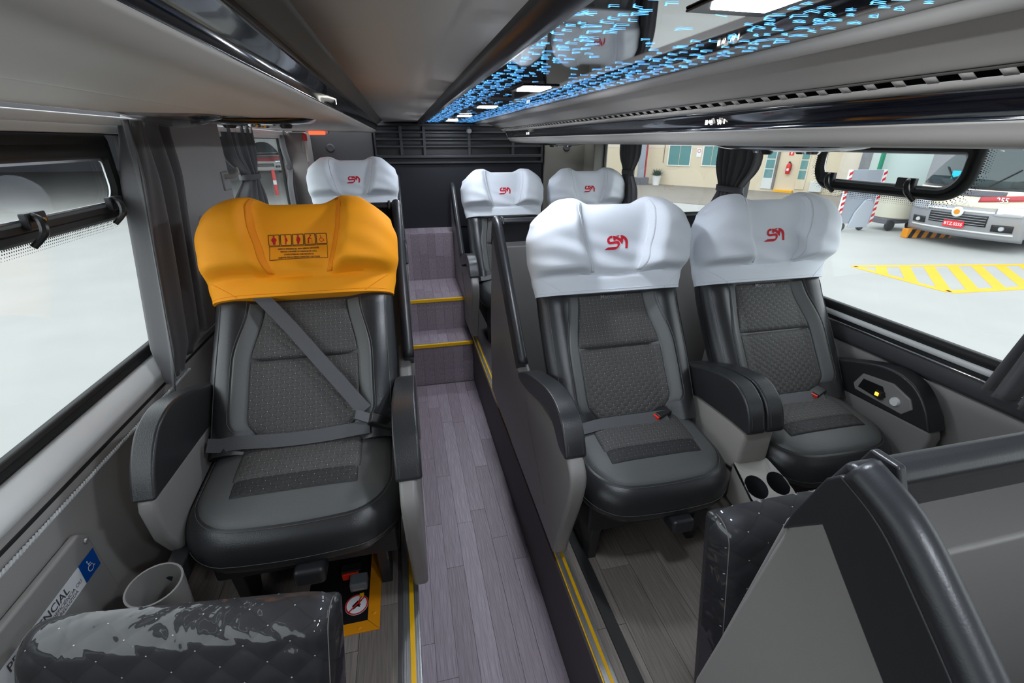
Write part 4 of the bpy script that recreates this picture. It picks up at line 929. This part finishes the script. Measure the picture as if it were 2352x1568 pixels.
# barrier panel with striped posts
pb = thing('panel_trailer', 'grey sheet-metal panel with red and white striped posts in the yard', 'trailer', (12.78,11.55,G), math.atan2(11.455-11.546,13.851-12.779))
obj('sheet', MB().box(.0,1.05,-.03,.03,.22,1.75), M['gpanel'], pb, bevel=.01); obj('mudguard', MB().prism([(.30,.10),(.95,.10),(.98,.75),(.85,.95),(.65,.90),(.42,.55)],-.10,-.04,'y'), mat('mud_grey',(.42,.46,.52),.5), pb, bevel=.02)
for x_ in (-.05,1.08):
    p = obj('post', MB().box(x_-.05,x_+.05,-.06,.0,.18,1.75), M['stickw'], pb)
    for k in range(9): obj('stripe', MB().prism([(x_-.05,.22+.17*k),(x_+.05,.28+.17*k),(x_+.05,.365+.17*k),(x_-.05,.305+.17*k)],-.064,-.06,'y'), M['redp'], p)
for x_ in (.15,.8): obj('wheel', MB().lathe([(0,-.04),(.10,-.04),(.12,-.02),(.12,.02),(.10,.04),(0,.04)],18,(x_,0,.12),'y'), M['tyre'], pb)
dm = thing('drum', 'cream cylindrical drum on a low cart beside the striped panel', 'drum', (14.75,11.5,G)); obj('body', MB().lathe([(0,.35),(.46,.35),(.50,.38),(.54,1.15),(.50,1.2),(0,1.2)],32), M['drum'], dm); obj('cart', MB().box(-.55,.55,-.3,.3,.2,.35), M['garage'], dm, bevel=.02)
for x_ in (-.4,.4): obj('wheel', MB().lathe([(0,-.05),(.14,-.05),(.16,0),(.14,.05),(0,.05)],16,(x_,-.3,.16),'y'), M['tyre'], dm)
tk = thing('storage_tank', 'tall pale green storage tank behind the cream drum', 'tank', (20.2,15.6,G)); obj('shell', MB().lathe([(0,.9),(1.35,.9),(1.4,1.0),(1.4,6),(0,6.3)],40), M['tank'], tk); obj('ladder', MB().box(-1.75,-1.62,-.1,0,.4,6), M['green'], tk)
for x_ in (-.8,.8): obj('leg', MB().box(x_-.1,x_+.1,-.4,.4,0,1.0), M['garage'], tk)
lw = thing('slate_wall', 'rough grey stone wall in the background left of the storage tank', 'wall', (25.5,24,G), fang); obj('masonry', MB().box(-.5,9,0,.4,0,4.2), M['slate'], lw)
hb = thing('hedge', 'patch of green leaves above the grey stone wall', 'plant', (24.6,23.2,G)); lv_=MB()
for k in range(160):
    c_=Vector((random.uniform(-.6,.6),random.uniform(-.3,.3),random.uniform(2.3,3.6))); a=random.uniform(0,6.28); sd=Vector((math.cos(a),math.sin(a),random.uniform(-.5,.5)))*.16; u2=Vector((-math.sin(a)*.1,math.cos(a)*.1,.1)); q=len(lv_.v); lv_.v += [tuple(c_-sd),tuple(c_+u2),tuple(c_+sd),tuple(c_-u2)]; lv_.f.append((q,q+1,q+2,q+3))
tag(obj('leaves', lv_, mat('hedge_leaf',(.10,.28,.06),.6), hb, sharp=0), kind='stuff')
yb = thing('kerb_barrier', 'low yellow and black striped barrier beside the parked coach', 'barrier', (13.75,10.25,G), -.22)
obj('beam', MB().box(0,1.3,-.1,.1,0,.25), M['orange'], yb, bevel=.02)
for k in range(5): obj('stripe', MB().prism([(.05+.26*k,0.01),(.17+.26*k,.01),(.25+.26*k,.245),(.13+.26*k,.245)],-.104,-.1,'y'), M['black'], yb)

# coach fronts
def coach(label, loc, rot, cols, group, detail=True):
    t = thing('coach', label, 'bus', loc, rot, group)      # faces local -y, x across, z up from the ground
    g, c1_, c2_ = cols
    def bow(x): return .30*(abs(x)/1.25)**2.4
    def skin(nm, z0, z1, x0, x1, mt, off=0, prof=None, nx=24, nz=8, par=t):
        P = prof or (lambda z: 0)
        return obj(nm, MB().grid(lambda u,v: (x0+(x1-x0)*u, bow(x0+(x1-x0)*u)+P(z0+(z1-z0)*v)-off, z0+(z1-z0)*v), nx, nz), mt, par, solid=.02, sharp=0)
    lean = lambda z: -.10*math.sin(math.pi*min(1,max(0,(z-.3)/1.0)))+.28*max(0,z-1.3)
    skin('bumper', .28,1.02,-1.25,1.25,g,0,lean)
    skin('bonnet', 1.0,1.42,-1.25,1.25,c1_,0,lean)
    skin('windscreen', 1.48,3.3,-1.2,1.2,M['busglass'],0,lean)
    obj('body', MB().box(-1.25,1.25,.32,9,.35,3.6), g, t, bevel=.06)
    skin('chrome_bow', .90,.945,-1.18,1.18,M['bframe'],.025,lean,24,2); skin('lower_bow', .42,.455,-1.1,1.1,M['bframe'],.02,lean,24,2)
    for s in (-1,1):
        skin('headlamp', .86,1.08,s*.70,s*1.16,M['lampglass'],.03,lean,10,4)
        skin('fog_recess', .50,.66,s*.72,s*1.08,M['black'],.02,lean,8,3); obj('fog_lamp', MB().lathe([(0,-.03),(.05,-.03),(.055,0)],16,(s*.9,bow(.9)+lean(.58)-.03,.58),'y'), M['lampglass'], t)
        obj('wheel', MB().lathe([(0,-.14),(.42,-.14),(.48,-.08),(.48,.08),(.42,.14),(0,.14)],24,(s*1.08,2.2,.48),'x'), M['tyre'], t)
        obj('red_flash', MB().grid(lambda u,v: (s*(.30+.85*u), bow(.30+.85*u)+lean(1.14+.12*v)-.022, 1.14+.12*v+.10*u), 12, 3), c2_, t, solid=.012, sharp=0)
        obj('wiper', MB().tube([(s*.35,bow(.35)+lean(1.5)-.05,1.5),(s*.75,bow(.75)+lean(1.95)-.05,1.9)],.014,6), M['black'], t)
    skin('grille', .58,.84,-.62,.62,M['black'],.015,lean,16,4)
    for k in range(4): skin('grille_bar', .61+.06*k,.622+.06*k,-.60,.60,g,.03,lean,16,1)
    skin('upper_grille', 1.26,1.40,-.72,.72,M['garage'],.018,lean,16,3)
    if detail:
        obj('emblem', MB().lathe([(0,-.03),(.10,-.03),(.125,-.01),(.125,0)],24,(0,lean(.88)-.035,.88),'y'), M['bframe'], t); obj('emblem_core', MB().lathe([(0,-.02),(.06,-.02),(.065,0)],18,(0,lean(.88)-.06,.88),'y'), M['orange'], t)
        pl = obj('licence_plate', MB().box(-.22,.22,lean(.58)-.06,lean(.58)-.045,.50,.66), M['plate'], t)
        me = text_polys('BTZ.0255', .105, 'CENTER', .002); map_mesh(me, lambda x,y: Vector((x*.95,lean(.58)-.064,.545+y))); obj('plate_text', me, M['stickw'], pl)
        me = text_polys('255', .16, 'CENTER', .004); map_mesh(me, lambda x,y: Vector((.72+x,bow(.72)+lean(1.2)-.05,1.17+y))); obj('fleet_number', me, M['stickw'], t)
        obj('front_logo', poly_mesh([stroke([(-.24,1.03),(0,1.24),(.24,1.03)],.045), [(x*.30,1.10+y*.24) for x,y in SM[0]], [(x*.30,1.10+y*.24) for x,y in SM[1]]], lambda x,y: Vector((x,lean(1.1)-.05,y)),0), M['stickw'], t)
        obj('access_sticker', MB().box(-.55,-.35,bow(.45)+lean(1.75)-.03,bow(.45)+lean(1.75)-.02,1.62,1.82), mat('cyan_sticker',(.02,.55,.7),.4), t)
        obj('painted_glare', MB().box(-.3,.25,lean(2.2)+.02,lean(2.2)+.03,2.05,2.3), M['bframe'], t)  # white panel standing in for light reflected in the windscreen
    return t
cg = 'coaches parked in the yard'
coach('grey coach with cream and red bonnet and red plate, outside the right window', (13.75,9.05,G), math.radians(-84), (M['busgrey'],M['buscream'],M['busred']), cg)
coach('distant white and red coach seen through the rear left window', (-10.9,44,G), math.radians(14), (M['bframe'],M['busred'],M['busred']), cg, False)
coach('distant red coach partly hidden behind the tied left curtain', (-17.2,44,G), math.radians(21), (M['bframe'],M['busred'],M['busred']), cg, False)
# garage on the left
gr = thing('garage', 'dark open garage hall far beyond the left windows', 'building', (0,0,G)); obj('rear_wall', MB().box(-80,2,52,53,0,9), M['garage'], gr); obj('roof', MB().box(-80,2,22,53,6.2,6.6), M['roofm'], gr); obj('side_wall', MB().box(-81,-80,22,53,0,6.2), M['garage'], gr)
for k in range(4): obj('column', MB().box(-70+16*k,-69.5+16*k,22,22.5,0,6.2), M['gpanel'], gr)
bl = thing('red_post', 'short red and white bollard behind the rear left window', 'bollard', (-6.3,26.5,G)); obj('post', MB().lathe([(0,0),(.08,0),(.08,1.15),(.06,1.2),(0,1.2)],16), M['redp'], bl); obj('white_band', MB().lathe([(.081,.5),(.083,.5),(.083,.7),(.081,.7)],16), M['stickw'], bl)
